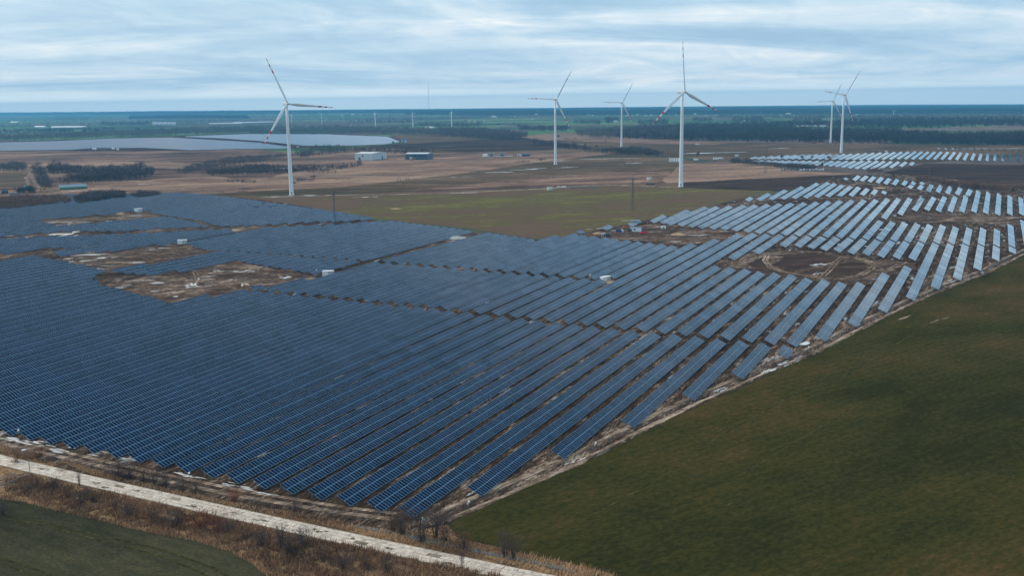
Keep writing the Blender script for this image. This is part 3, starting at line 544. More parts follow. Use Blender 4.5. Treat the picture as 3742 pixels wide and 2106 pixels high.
# front block, from the slab road up to the first cross path
for i in range(-49, 7):
    u1 = NEAR.get(i, 171.0 + max(0, -i - 5) * 0.12)
    if i < -17: u1 = max(u1, 176 + (-17 - i) * 5.9)         # runs on out of the picture on this side
    if i >= -24: u2 = table_(G2, i) - 2.3
    elif i == -25: u2 = 363
    elif i == -26: u2 = 346
    elif i >= -35: u2 = table_(H3L, i)
    elif i >= -38: u2 = {-36: 355, -37: 359, -38: 368}[i]
    else: u2 = table_(H2L, i)
    seg('front', i, u1, u2)
seg('front', -25, 366.5, 374.5)
# second block
for i in range(-24, -8 + 1): seg('second', i, table_(G2, i) + 2.3, table_(G1, i) - 2.4 if i > -24 else 398)
# rows that run on past the cabin
FAR = {-23: 588, -22: 584.5, -21: 582, -20: 578, -19: 574, -18: 569, -17: 590, -16: 602, -15: 597, -14: 594, -13: 591, -12: 587, -11: 585, -10: 581, -9: 578, -8: 575, -7: 572, -6: 584, -5: 608, -4: 636}
for i in range(-23, -7): seg('third', i, table_(G1, i) + 2.4, FAR[i])
seg('second', -7, 359.4, 450); seg('third', -7, 461, FAR[-7])
for i in (-6, -5, -4): seg('second', i, table_(G2, i) + 2.3, FAR[i])
seg('second', -3, table_(G2, -3) + 2.3, 642.2)
for i, u in {-2: 509, -1: 506.5, 0: 504, 1: 499, 2: 498, 3: 496, 4: 489, 5: 488, 6: 484}.items(): seg('second', i, table_(G2, i) + 2.3, u)
for i, (a, b) in {7: (367, 486), 8: (395, 517), 9: (426, 542)}.items(): seg('second', i, a, b)
for i, a in {10: 456, 11: 486, 12: 515, 13: 548, 14: 583, 15: 612, 16: 632}.items(): seg('second', i, a, table_(G3, i) - 2.3 if i < 16 else 634)
for i, a in {-2: 538, -1: 564, 0: 595, 1: 597, 2: 594, 3: 589, 4: 586, 5: 581, 6: 579, 7: 574, 8: 572, 9: 570}.items(): seg('oval', i, a, table_(G3, i) - 2.3)
UFAR = {-11: 789, -10: 793, -9: 802, -8: 809, -7: 814, -6: 822, -5: 830, -4: 837, -3: 844, -2: 852, -1: 862, 0: 870, 1: 876, 2: 882, 3: 888, 4: 899, 5: 903, 6: 909, 7: 915, 8: 923, 9: 931, 10: 935, 11: 939, 12: 997, 13: 986, 14: 969, 15: 954, 16: 940}
UNEAR = {-12: 680, -11: 673, -10: 670, -9: 667, -8: 662, -7: 661, -6: 660, -5: 656, -4: 652, -3: 648.5}
for i in range(-11, -2): seg('upper', i, UNEAR[i], UFAR[i])
for i in range(-2, 5): seg('upper', i, table_(G3, i) + 2.3, UFAR[i])
for i, a in {5: 755, 6: 784, 7: 814, 8: 821, 9: 816, 10: 815, 11: 815, 12: 817, 13: 811, 14: 804, 15: 807, 16: 808}.items(): seg('upper', i, a, UFAR[i])
for i, b in {5: 738, 6: 735, 7: 732, 8: 729, 9: 726, 10: 725, 11: 719, 12: 716, 13: 716, 14: 713, 15: 743, 16: 770}.items(): seg('oval', i, table_(G3, i) + 2.3, b)
def seg_px(block, a, b, z=ZC, i=None):
    p, q = G(*a, z), G(*b, z); f1 = (p @ vv_ - V0) / PW; f2 = (q @ vv_ - V0) / PW
    u1, u2 = p @ uv_, q @ uv_; SEG.append((block, round((f1 + f2) / 2) if i is None else i, u1, f1, u2, f2))
Y4 = lambda x, y: (2050 + x / 2.24, 740 + y / 2.24)
for a, b in [((140, 250), (186, 235)), ((352, 218), (412, 192)), ((562, 188), (640, 150)), ((745, 160), (850, 110)), ((825, 168), (1045, 66))]: seg_px('upper', Y4(*a), Y4(*b))
XS = [((490,275),(525,252)),((575,270),(660,225)),((665,265),(785,197)),((755,260),(910,172)),((840,255),(1025,145)),((925,252),(1105,140)),((1010,248),(1155,148)),((1095,242),(1215,158)),((1185,238),(1275,168)),((1270,238),(1335,175)),((1355,232),(1400,185)),((1435,228),(1465,193)),((1515,222),(1530,205))]
for a, b in XS: seg_px('ridge', R_(*a), R_(*b))
YS = [((1225,116),(1245,106)),((1295,122),(1335,88)),((1350,125),(1395,90)),((1410,132),(1450,95)),((1470,140),(1510,100)),((1530,148),(1565,108)),((1595,155),(1625,115)),((1665,158),(1690,127)),((1735,153),(1750,135)),((1710,180),(1735,160)),((1785,190),(1810,160)),((1800,150),(1818,138)),((1855,205),(1880,155)),((1925,210),(1955,160)),((1998,222),(2025,170)),((2070,228),(2100,180)),((2150,235),(2175,192))]
for a, b in YS: seg_px('hedge', R_(*a), R_(*b))
# left half: blocks given by their outlines in (row, along)
LEFTP = {
 'strip': [(-34.4, 350), (-35.4, 381), (-36.5, 352), (-39.2, 378), (-39.6, 403), (-38.9, 404), (-39.1, 434), (-38.2, 461), (-25.3, 458.0), (-24.6, 412), (-28.1, 420), (-30.2, 425), (-33.2, 431), (-34.5, 436), (-34.5, 404), (-35.6, 386), (-35.6, 358)],
 'middle': [(-25.4, 461.0), (-38.0, 463.0), (-40.1, 461.5), (-42.3, 468), (-43.9, 476), (-45.0, 492), (-44.9, 556), (-42.3, 578), (-40.3, 592), (-37.8, 616), (-36.2, 624), (-33, 616), (-30.2, 607), (-27.8, 602), (-25.4, 590)],
 'sliver': [(-45.6, 478), (-46.5, 460), (-47.2, 434), (-48.0, 435), (-48.6, 410), (-50.4, 417), (-50.6, 466), (-51.4, 453), (-52.2, 433), (-53.0, 437), (-53.6, 412), (-54.4, 400), (-66, 400), (-61.5, 448), (-58.9, 469), (-55.9, 485), (-52.6, 503), (-50.2, 525), (-47.1, 545), (-45.7, 538)],
 'lower_top': [(-50.4, 555), (-52.9, 564), (-55.3, 574), (-57.9, 584), (-60.3, 590), (-60.7, 581), (-61.9, 560), (-62.8, 540), (-64.6, 516), (-71.2, 540), (-71.2, 552), (-70.1, 566), (-69.2, 586), (-68.3, 603), (-67.9, 627), (-67.0, 628), (-66.4, 632), (-66, 668), (-96, 620), (-96, 400), (-66, 400), (-63.7, 461), (-61.9, 489), (-60.6, 502), (-58, 507), (-55.6, 515), (-54.3, 533), (-52.1, 545)],
 'top': [(-39.3, 634), (-41.2, 614), (-43.4, 605), (-45.9, 582), (-48.8, 563), (-49.8, 560), (-51.3, 565), (-54.3, 579), (-58.4, 592), (-60.8, 598), (-64.9, 610), (-66.4, 630), (-66.4, 668), (-96, 622), (-96, 690), (-79, 760), (-72.6, 752), (-67.7, 737), (-60, 711), (-54.7, 694), (-46.6, 666), (-39.5, 639)]}
ug = np.arange(380, 780, 0.25)
for bn, poly in LEFTP.items():
    for n in range(0, 72):
        i = -25 - n; f = -26.1 - n
        ok = inpoly(np.full(ug.shape, f), ug, poly)
        if not ok.any(): continue
        e = np.flatnonzero(np.diff(np.r_[0, ok.astype(int), 0]))
        for a, b in zip(e[::2], e[1::2]):
            if ug[b - 1] - ug[a] > 6: SEG.append((bn, i, ug[a], f, ug[b - 1], f))
# distant farm beside the woodland on the right
pn = [(-25.5,1432),(-17.5,1440),(-10.1,1440),(-6.7,1435),(-1.3,1465),(5.2,1463),(9.4,1455),(13,1440),(20,1440)]; pf = [(-25.9,1470),(-18.7,1543),(-10.7,1572),(-6.6,1614),(-.5,1655),(6.3,1649),(9.5,1616),(13,1610),(20,1600)]
f = -25.5
while f < 19.5:
    SEG.append(('far', round(f / 1.14), float(np.interp(f, *zip(*pn))), f, float(np.interp(f, *zip(*pf))), f)); f += 1.14
pn = [(-23.6,1360),(-16,1335),(-9.7,1302),(-5,1261),(-3,1253),(-1.6,1256),(-.6,1293),(1.2,1330),(2.6,1368)]; pf = [(-23.5,1395),(-9.4,1400),(-4.9,1418),(-2.7,1407),(-1,1404),(2.6,1392)]
f = -23.5
while f < 2.7:
    SEG.append(('farlow', round(f / 1.14), float(np.interp(f, *zip(*pn))), f, float(np.interp(f, *zip(*pf))), f)); f += 1.14
f = 3.0
while f < 25:
    SEG.append(('fartop', round(f / 1.14), 1735 - f * 1.0, f, 1735 - f * 1.0 + 45 - (f - 3), f)); f += 1.3

# --- which racks show, and how large
def rack_frame(s):
    bn, i, u1, f1, u2, f2 = s
    a = uvw(u1, V0 + f1 * PW); b = uvw(u2, V0 + f2 * PW); d = b - a; L = float(np.linalg.norm(d[:2])); return a, b, L, math.atan2(d[1], d[0])
info = []
for s in SEG:
    a, b, L, h = rack_frame(s); best = 0; mn = 9e9; vis = 0.0
    for t in np.linspace(0, 1, 9):
        p = a + (b - a) * t; p[2] = ZC
        x, y = pix(p); dd = float((p - CAMP) @ FW)
        if dd > 20 and -60 < x < 3800 and 0 < y < 2160:
            vis += 1; mn = min(mn, float(np.linalg.norm(p - CAMP))); best += L / 9 * pxm(p) * 4.1 * pxm(p) * 0.25
    if vis: info.append((best, mn, s))
info.sort(key=lambda q: -q[0])
print('racks in view', len(info))
KEEP, REST = info[:299], info[299:]
def layout(L, seed):
    """table lengths in modules that fill a rack of length L"""
    r = np.random.default_rng(seed); n = max(3, int(round(L / (MP + 0.01)))); out = []
    while n > 0:
        k = 8 if r.random() < 0.8 else 5
        if n - k < 3: k = n if n <= 8 else 5
        out.append(min(k, n)); n -= out[-1]
    return out
ORD = 'first second third fourth fifth sixth seventh eighth ninth tenth eleventh twelfth thirteenth fourteenth fifteenth sixteenth seventeenth eighteenth nineteenth twentieth'.split()
def ordinal(n):
    if n <= 20: return ORD[n - 1]
    tens = ['', '', 'twenty', 'thirty', 'forty', 'fifty', 'sixty', 'seventy', 'eighty'][n // 10]
    return (tens[:-1] + 'ieth') if n % 10 == 0 else tens + '-' + ORD[n % 10 - 1]
PLACE = {'front': ('dark blue solar rack', 'from the right end, in the block above the slab road'),
 'second': ('long blue solar rack', 'from the right end, past the first cross path'),
 'third': ('blue solar rack', 'from the lone white cabin, before the grass wedge'),
 'oval': ('short pale solar rack', 'from the right, beside the dark oval clearing'),
 'upper': ('pale blue solar rack', 'from the right, beyond the oval clearing'),
 'ridge': ('short pale solar rack', 'from the right, in the group below the ploughed field'),
 'hedge': ('small pale solar rack', 'from the right, along the hedge track'),
 'strip': ('blue solar rack', 'from the diagonal path, above the largest clearing'),
 'middle': ('blue solar rack', 'from the diagonal path, in the middle block'),
 'sliver': ('blue solar rack', 'from below, in the strip left of the middle block'),
 'lower_top': ('blue solar rack', 'from below, in the block around the pale pond'),
 'top': ('blue solar rack', 'from the lattice mast, in the topmost block'),
 'far': ('thin distant solar rack', 'from the right, in the upper line beside the woodland'),
 'farlow': ('thin distant solar rack', 'from the right, in the line behind bare bushes'),
 'fartop': ('tiny distant solar rack', 'from the right, in the farthest line')}
bycount = {}
for bn in PLACE:
    L_ = sorted([q[2] for q in KEEP if q[2][0] == bn], key=lambda s: (-s[1], s[2]))
    for k, s in enumerate(L_): bycount[id(s)] = k + 1
NEAR_D = 325.0; n_mod = 0; n_tab = 0; MOD_CAP = 6400
near_list = sorted(KEEP, key=lambda q: q[1])
def rack_supports(mb, L, x0=0.0):
    n = max(2, int(round(L / 4.15)) + 1); st, ct = math.sin(TILT), math.cos(TILT)
    for k in range(n):
        x = x0 + 0.35 + (L - 0.7) * k / (n - 1)
        for y in (-1.15, 1.15):
            zt = ZC + y * st - 0.10
            mb.add([(x-.05,y*ct-.05,-.1),(x+.05,y*ct-.05,-.1),(x+.05,y*ct+.05,-.1),(x-.05,y*ct+.05,-.1),(x-.05,y*ct-.05,zt),(x+.05,y*ct-.05,zt),(x+.05,y*ct+.05,zt),(x-.05,y*ct+.05,zt)], [(0,1,5,4),(1,2,6,5),(2,3,7,6),(3,0,4,7)])
        a = np.array([x, -1.8 * ct, ZC - 1.8 * st - .13]); b = np.array([x, 1.8 * ct, ZC + 1.8 * st - .13])
        w = .04; mb.add([a + (-w,0,-w), a + (w,0,-w), a + (w,0,w), a + (-w,0,w), b + (-w,0,-w), b + (w,0,-w), b + (w,0,w), b + (-w,0,w)], [(0,1,5,4),(1,2,6,5),(2,3,7,6),(3,0,4,7)])
rrng = np.random.default_rng(21)
for size, dmin, s in near_list:
    bn, i, u1, f1, u2, f2 = s
    a, b, L, h = rack_frame(s)
    root = empty('solar_rack', (a[0], a[1], 0.2), h)
    kind, where = PLACE[bn]; k = bycount[id(s)]
    tag(root, '%s, %s %s' % (kind, ordinal(k), where), 'solar rack', 'solar racks of the photovoltaic park')
    tilt0 = TILT + rrng.normal(0, 0.003); x = 0.0
    for n in layout(L, abs(i * 97 + int(u1))):
        mid = a + (b - a) * min(1, (x + n * MP / 2) / L); mid[2] = ZC; px_, py_ = pix(mid); dd = float(np.linalg.norm(mid - CAMP))
        tl = tilt0 + rrng.normal(0, 0.0045) + 0.007 * math.sin((u1 + x) / 23.0 + f1 * .9) * math.sin(f1 * .37 + (u1 + x) / 61.0)
        if -140 < px_ < 3880 and -50 < py_ < 2200:
            single = dd < NEAR_D and n_mod < MOD_CAP and 0 < px_ < 3742
            t = link('panel_table', RAIL[n] if single else TABLE[n], root)
            t.location = (x, 0, ZC - 0.2); t.rotation_euler = (tl, rrng.normal(0, 0.0025), 0); n_tab += 1
            if single:
                for r_ in (0, 1):
                    for c in range(n):
                        q = link('solar_panel', MODULE, t); q.location = (c * MP, (-MH - GAP / 2) if r_ == 0 else GAP / 2, 0); n_mod += 1
                        q.rotation_euler = (rrng.normal(0, 0.0015), rrng.normal(0, 0.0015), 0)
        x += n * MP + 0.06
    if dmin < 900:
        mb = MB(); rack_supports(mb, x); so_ = tag(mb.build('support_frame', STEEL, root), kind='stuff'); so_.location = (0, 0, -0.2)
print('tables', n_tab, 'modules', n_mod)
# the smallest racks, far off, as one body
def table_arrays(n):
    me = TABLE[n]; v = np.zeros(len(me.vertices) * 3, np.float32); me.vertices.foreach_get('co', v); v = v.reshape(-1, 3)
    return v, [tuple(p.vertices) for p in me.polygons], [p.material_index for p in me.polygons], [tuple(me.uv_layers[0].data[l].uv) for p in me.polygons for l in p.loop_indices]
TA = {n: table_arrays(n) for n in TABLE}; RV = []; RF = []; RM = []; RU = []; off = 0
for size, dmin, s in REST:
    a, b, L, h = rack_frame(s); ch, sh = math.cos(h), math.sin(h); x = 0.0
    for n in layout(L, abs(int(s[2]))):
        v, fs, mi, uv = TA[n]; tl = TILT + rrng.normal(0, .006); ct, st = math.cos(tl), math.sin(tl)
        Y = v[:, 1] * ct - v[:, 2] * st; Z = v[:, 1] * st + v[:, 2] * ct + ZC; X = v[:, 0] + x
        RV.append(np.c_[a[0] + X * ch - Y * sh, a[1] + X * sh + Y * ch, Z]); RF.extend([tuple(i + off for i in f) for f in fs]); RM.extend(mi); RU.extend(uv); off += len(v); x += n * MP + 0.06
if RF:
    me = bpy.data.meshes.new('solar_racks_beyond'); me.from_pydata(np.vstack(RV).tolist(), [], RF); me.materials.append(GLASS); me.materials.append(ALU); me.polygons.foreach_set('material_index', RM)
    uvl = me.uv_layers.new(name='UVMap'); uvl.data.foreach_set('uv', np.array(RU, np.float32).ravel()); me.update()
    tag(link('solar_racks_beyond', me), label='smallest and farthest racks of the photovoltaic park', kind='stuff'); print('joined racks', len(REST), 'faces', len(RF))
# the second solar park on the plain: long lilac rows seen edge on
def far_park(poly, pitch, label):
    P = [np.array(G(*p, 1.2)) for p in poly]; Q = [(float(p @ uv_), float(p @ vv_)) for p in P]
    us = np.arange(min(q[0] for q in Q), max(q[0] for q in Q), 4.0); v = min(q[1] for q in Q); mb = MB(); ct, st = math.cos(0.30), math.sin(0.30)
    while v < max(q[1] for q in Q):
        ok = inpoly(us, np.full(us.shape, v), Q); e = np.flatnonzero(np.diff(np.r_[0, ok.astype(int), 0]))
        for a_, b_ in zip(e[::2], e[1::2]):
            ua, ub = us[a_], us[b_ - 1]
            n = max(1, int((ub - ua) / 60))
            for k in range(n):
                p0 = ua + (ub - ua) * k / n; p1 = ua + (ub - ua) * (k + 1) / n - 0.8
                if p1 - p0 < 5: continue
                w = 2.6; z0 = 1.3 + math.sin(p0 * .01) * .2
                A = [uvw(p0, v + w * ct, z0 - w * st), uvw(p1, v + w * ct, z0 - w * st), uvw(p1, v - w * ct, z0 + w * st), uvw(p0, v - w * ct, z0 + w * st)]
                mb.add(A, [(0, 1, 2, 3)], 0); B_ = [q - np.array([0, 0, .06]) for q in A]; mb.add(A + B_, [(0, 4, 5, 1), (1, 5, 6, 2), (2, 6, 7, 3), (3, 7, 4, 0), (7, 6, 5, 4)], 1)
        v += pitch
    o = mb.build('distant_solar_rows', [GLASS, ALU]); tag(o, label=label, kind='stuff')
far_park([(-60, 522), (200, 516), (420, 507), (630, 503), (805, 513), (950, 521), (1060, 537), (1040, 542), (850, 544), (690, 548), (560, 541), (520, 539), (340, 540), (250, 547), (-60, 551)], 7.0, 'lilac grey sheet of solar rows across the plain at left')
far_park([(672, 499), (900, 490), (1200, 491), (1420, 500), (1462, 517), (1400, 526), (1220, 532), (1110, 531), (960, 516), (810, 505)], 7.0, 'pale sheet of solar rows behind the left turbine')
zone('bare_ground', [(-60, 520), (420, 505), (640, 498), (900, 488), (1250, 489), (1440, 500), (1475, 519), (1230, 534), (1060, 543), (690, 551), (-60, 553)], M_PLOUGH, 0.07, 3, 40)
# ================================================================== wind turbines
def blade_section(L, t):
    """chord, thickness, sweep at share t of a blade of length L"""
    ch = np.interp(t, [0, .04, .10, .20, .35, .55, .75, .92, .98, 1], [.036, .036, .045, .066, .056, .042, .030, .020, .014, .004]) * L
    th = np.interp(t, [0, .04, .12, .25, .5, 1], [.036, .036, .026, .017, .009, .002]) * L
    return ch, th
def blade_mb(L, t0, t1, n, grow=1.0, cone=0.025):
    mb = MB(); K = 12; vs = []; fs = []
    for j in range(n + 1):
        t = t0 + (t1 - t0) * j / n; ch, th = blade_section(L, t); ch *= grow; th *= grow; tw = math.radians(np.interp(t, [0, .2, .5, 1], [16, 13, 5, 0])) + math.radians(20)
        for k in range(K):
            a = 2 * math.pi * k / K; x = math.cos(a) * ch / 2; y = math.sin(a) * th / 2 * (1.0 if math.cos(a) > -.3 else .5)
            x += ch * 0.18 * min(1, t * 8)
            vs.append((x * math.cos(tw) - y * math.sin(tw), x * math.sin(tw) + y * math.cos(tw) - cone * L * t * t, t * L))
    for j in range(n):
        for k in range(K): fs.append((j*K+k, j*K+(k+1) % K, (j+1)*K+(k+1) % K, (j+1)*K+k))
    fs.append(tuple(range(K - 1, -1, -1))); fs.append(tuple(range(n * K, (n + 1) * K)))
    mb.add(vs, fs); return mb
def turbine(base, hub_px, R_px, yaw, th0, label, stripes=True, group='tall wind turbines with red striped blades', face=None):
    g = G(*base); g[2] = land(g[0], g[1])
    hub = g.copy(); 
    lo, hi = 10, 260                    # hub height from its line of sight
    for _ in range(40):
        hm = (lo + hi) / 2; hub[2] = g[2] + hm
        if pix(hub)[1] > hub_px[1]: lo = hm
        else: hi = hm
    H = hm; Rm = R_px / pxm(hub)
    root = empty('wind_turbine', (g[0], g[1], g[2] + .1)); tag(root, label, 'wind turbine', group)
    fat = 1.0 if stripes else 1.6; r0, r1 = 0.0235 * H * fat, 0.0135 * H * fat
    mb = MB(); mb.lathe([(r0 * 1.35, 0), (r0 * 1.35, .35), (r0 * 1.02, .4), (r0, .5)] + [(r0 + (r1 - r0) * t, H * .975 * t) for t in (.1, .25, .33, .331, .5, .66, .661, .8, 1)], 28)
    tw = mb.build('tower', WHITE, root, True)
    view = np.array([g[0], g[1]]) / np.linalg.norm(g[:2]); side = np.array([view[1], -view[0]])
    ax = side * math.sin(yaw) - view * math.cos(yaw)          # rotor axis, towards the viewer's side
    hd = math.atan2(ax[1], ax[0])
    if stripes:
        d = MB(); d.box(r0 * .9, r0 * 1.0 + .12, -.5, .5, .9, 3.2); dd = d.build('tower_door', DARK, tw); dd.rotation_euler = (0, 0, math.atan2(-view[1], -view[0]))
    na = MB(); s = H / 95.0
    prof = [(-6.2, 1.35, 1.3), (-5.9, 1.65, 1.6), (-2, 1.8, 1.8), (1.6, 1.75, 1.75), (2.5, 1.35, 1.4)]
    K = 12; vs = []; fs = []
    for x, hy, hz in prof:
        for k in range(K):
            a = 2 * math.pi * (k + .5) / K; cy, cz = math.cos(a), math.sin(a); e = 0.5
            vs.append((x * s, hy * s * math.copysign(abs(cy) ** e, cy), hz * s * math.copysign(abs(cz) ** e, cz)))
    for j in range(len(prof) - 1):
        for k in range(K): fs.append((j*K+k, (j+1)*K+k, (j+1)*K+(k+1) % K, j*K+(k+1) % K))
    fs.append(tuple(range(K))); fs.append(tuple(range(len(vs) - 1, len(vs) - K - 1, -1))); na.add(vs, fs)
    n_o = na.build('nacelle', WHITE, root); n_o.location = (0, 0, H); n_o.rotation_euler = (0, 0, hd)
    co = MB(); co.box(-5.6 * s, -3.4 * s, -1.1 * s, 1.1 * s, 1.7 * s, 2.3 * s); co.build('cooler', WHITE, n_o)
    hb = MB(); hb.lathe([(1.15 * s, 0), (1.5 * s, .3 * s), (1.55 * s, 1.4 * s), (1.2 * s, 2.2 * s), (.6 * s, 2.75 * s), (.1 * s, 2.95 * s)], 16)
    h_o = hb.build('hub', WHITE, root, True); off = 2.5 * s
    h_o.location = (math.cos(hd) * off, math.sin(hd) * off, H); h_o.rotation_euler = (0, math.pi / 2, hd)
    bm = blade_mb(Rm, 0.018, 1.0, 26, fat).mesh('blade', WHITE, True)
    st = [blade_mb(Rm, a, b, 4, 1.18).mesh('red_stripe', RED, True) for a, b in ((.945, 1.0), (.815, .87), (.675, .74))] if stripes else []
    M = Matrix.Translation((math.cos(hd) * (off + 1.2 * s), math.sin(hd) * (off + 1.2 * s), H))
    # blade frame: z along the blade, -y up-wind; th measured clockwise as seen from the front
    e1 = Vector((-side[0] * math.cos(yaw) - view[0] * math.sin(yaw), -side[1] * math.cos(yaw) - view[1] * math.sin(yaw), 0)) * -1
    A = Vector((ax[0], ax[1], 0)); Z = Vector((0, 0, 1))
    for k in range(3):
        th = th0 + k * 2 * math.pi / 3; d = Z * math.cos(th) + e1 * math.sin(th); c = A; w = d.cross(c) * -1
        B = Matrix((w, c * -1, d)).transposed().to_4x4() if w.cross(c * -1).dot(d) > 0 else Matrix((w * -1, c * -1, d)).transposed().to_4x4()
        o = link('blade', bm, root); o.matrix_local = M @ B
        for q in st: link('red_stripe', q, o)
    return root, H, Rm
rad = math.radians
for args in [
 ((1066, 713), (1055, 379), 176.5, rad(22), rad(-24.7), 'white wind turbine standing alone at the edge of the left solar block'),
 ((2488, 683), (2510, 335), 181, rad(42), rad(-6), 'tallest white wind turbine, one red tipped blade pointing straight up'),
 ((2030, 601), (2039, 363), 119.5, rad(30), rad(32), 'white wind turbine on the olive field beside the green roofed substation'),
 ((2271, 536), (2278.5, 374.5), 84.3, rad(30), rad(31), 'white wind turbine rising behind the dark hedge line in mid plain'),
 ((3074, 558), (3096, 346.5), 108, rad(45), rad(37), 'nearer white wind turbine of the overlapping right pair'),
 ((3035, 523), (3049.5, 368), 74, rad(34.5), rad(27), 'farther white wind turbine of the overlapping right pair'),
]:
    t_, H_, R__ = turbine(*args); print('turbine H %.0f R %.0f' % (H_, R__))
for (b, h, R, y, t, lab) in [
 ((1066, 449), (1066, 420), 15, .5, .6, 'tiny white wind turbine peeping past the left turbine tower'),
 ((1176, 450), (1174, 418), 16, .5, -.9, 'small far white wind turbine above the bright green strip'),
 ((1372, 464), (1371, 413), 15, .6, -.2, 'first of three small wind turbines on the plain left of the mast'),
 ((1509, 463), (1507, 414), 14, .6, -.5, 'small wind turbine just left of the tall radio mast'),
 ((1651, 466), (1650, 410), 16, .6, -.15, 'small wind turbine just right of the tall radio mast'),
 ((3265, 428), (3265, 406), 11, .3, 1.05, 'lone tiny wind turbine in the far woods at right')]:
    turbine(b, h, R, y, t, lab, False, 'small wind turbines far out on the plain')

# ================================================================== masts, pylons, poles
def heights(base, top_y):
    g = G(*base); g[2] = land(g[0], g[1]); p = g.copy(); lo, hi = 0.3, 400
    for _ in range(40):
        m_ = (lo + hi) / 2; p[2] = g[2] + m_
        if pix(p)[1] > top_y: lo = m_
        else: hi = m_
    return g, m_
g, H = heights((1568, 400), 303)
root = empty('radio_mast', g); tag(root, 'tall thin radio mast on the horizon, taller than the small turbines', 'radio mast')
mb = MB(); mb.bar((0, 0, 0), (0, 0, H), 4.5, w2=2.5); mb.build('mast_pole', STEEL, root)
for k in range(3):
    mb = MB()
    for z in (.5, .8): mb.bar((math.cos(k*2.09)*H*.35, math.sin(k*2.09)*H*.35, 0), (0, 0, H*z), .5)
    mb.build('guy_wire', STEEL, root)
PYL = plain('pylon_steel', (0.105, 0.112, 0.12), 0.6, 0.2)
def pylon(base, top_y, label, yaw=0.4, arms=True, wscale=1.0):
    g, H = heights(base, top_y); root = empty('lattice_pylon', g, yaw); tag(root, label, 'pylon', 'lattice steel pylons')
    w0, w1 = 0.052 * H * wscale, 0.012 * H * wscale; zc = [0, .13, .25, .36, .46, .55, .63, .70, .77, .83, .89, .94, 1.0]
    wd = lambda t: w0 + (w1 - w0) * min(1, t * 1.25)
    for sx, sy in ((-1, -1), (1, -1), (1, 1), (-1, 1)):
        mb = MB(); mb.bar((sx*wd(0), sy*wd(0), 0), (sx*wd(.8), sy*wd(.8), H*.8), .16, n=3); mb.bar((sx*wd(.8), sy*wd(.8), H*.8), (sx*wd(1), sy*wd(1), H), .12, n=3); mb.build('leg', PYL, root)
    mb = MB()
    for a, b in zip(zc[:-1], zc[1:]):
        A, B_ = wd(a), wd(b)
        for (p, q) in (((-1,-1),(1,-1)),((1,-1),(1,1)),((1,1),(-1,1)),((-1,1),(-1,-1))):
            mb.bar((p[0]*A, p[1]*A, a*H), (q[0]*B_, q[1]*B_, b*H), .055, n=3); mb.bar((q[0]*A, q[1]*A, a*H), (p[0]*B_, p[1]*B_, b*H), .055, n=3)
    mb.build('lattice_brace', PYL, root)
    if arms:
        for z, a in ((.78, .085), (.88, .07), (.96, .055)):
            mb = MB()
            for s_ in (-1, 1):
                mb.bar((0, -w1, z*H), (s_*a*H, 0, z*H), .13, n=3); mb.bar((0, w1, z*H), (s_*a*H, 0, z*H), .13, n=3); mb.bar((0, 0, z*H + .03*H), (s_*a*H, 0, z*H), .1, n=3)
                mb.bar((s_*a*H, 0, z*H), (s_*a*H, 0, z*H - .02*H), .12, n=4)
            mb.build('cross_arm', PYL, root)
    return H
print('pylons', pylon((1224, 818), 700, 'dark lattice pylon at the corner of the top solar block', wscale=.7), pylon((2312, 769), 650, 'dark lattice pylon standing in the green field wedge', wscale=.7),
 pylon((2798, 634), 536, 'grey lattice pylon on the tan field in front of far solar rows', wscale=.8), pylon((3392, 716), 606, 'grey lattice pylon among the small racks along the hedge track', wscale=.9))
pylon((1895, 497), 478, 'faint lattice pylon by the wood edge left of the third turbine'); pylon((2440, 560), 522, 'faint lattice pylon at the switchyard hedge'); pylon((2212, 537), 508, 'faint lattice pylon left of the hedge turbine')
def hpole(base, top_y, label):
    g, H = heights(base, top_y); root = empty('wooden_pylon', g, 0.3); tag(root, label, 'pylon', 'wooden A frame power pylons in the field')
    w = .24 * H
    for k, (x0, x1) in enumerate(((-w, -w*.25), (w, w*.25))):
        for y in (-.16*H, .16*H):
            mb = MB(); mb.bar((x0, y, 0), (x1, 0, H), .2, n=4); mb.build('leg', WOOD, root)
    mb = MB(); mb.bar((-w*1.1, 0, H*.93), (w*1.1, 0, H*.93), .22); mb.bar((-w*.6, 0, H*.5), (w*.6, 0, H*.5), .14); mb.build('cross_arm', WOOD, root)
    mb = MB(); mb.lathe([(w*1.6, 0), (w*1.3, .25), (.2, .3)], 14); mb.build('footing_mound', M_TANL, root)
for b, t, l in [((1459, 672), 640, 'wooden A frame pylon, left of the pair nearest the track'), ((1490, 672), 641, 'wooden A frame pylon, right of the pair nearest the track'), ((1723, 657), 626, 'wooden A frame pylon, left of the pair by the pale meadow line'), ((1750, 657), 627, 'wooden A frame pylon, right of the pair by the pale meadow line'),
 ((2040, 638), 610, 'faint wooden A frame pylon just right of the third turbine foot'), ((2078, 638), 612, 'faint wooden A frame pylon beside the turquoise puddles'), ((2268, 601), 574, 'wooden A frame pylon, left of the pair near the hedge turbine'), ((2308, 601), 580, 'wooden A frame pylon, right of the pair near the hedge turbine')]: hpole(b, t, l)
def pole(base, top_y, label, group='slender wooden poles', name='utility_pole'):
    g, H = heights(base, top_y); root = empty(name, g); tag(root, label, 'pole', group)
    mb = MB(); mb.lathe([(.16, 0), (.11, H)], 8); mb.build('shaft', WOOD, root)
    mb = MB(); mb.box(-.9, .9, -.07, .07, H - .5, H - .35); mb.build('cross_arm', WOOD, root)
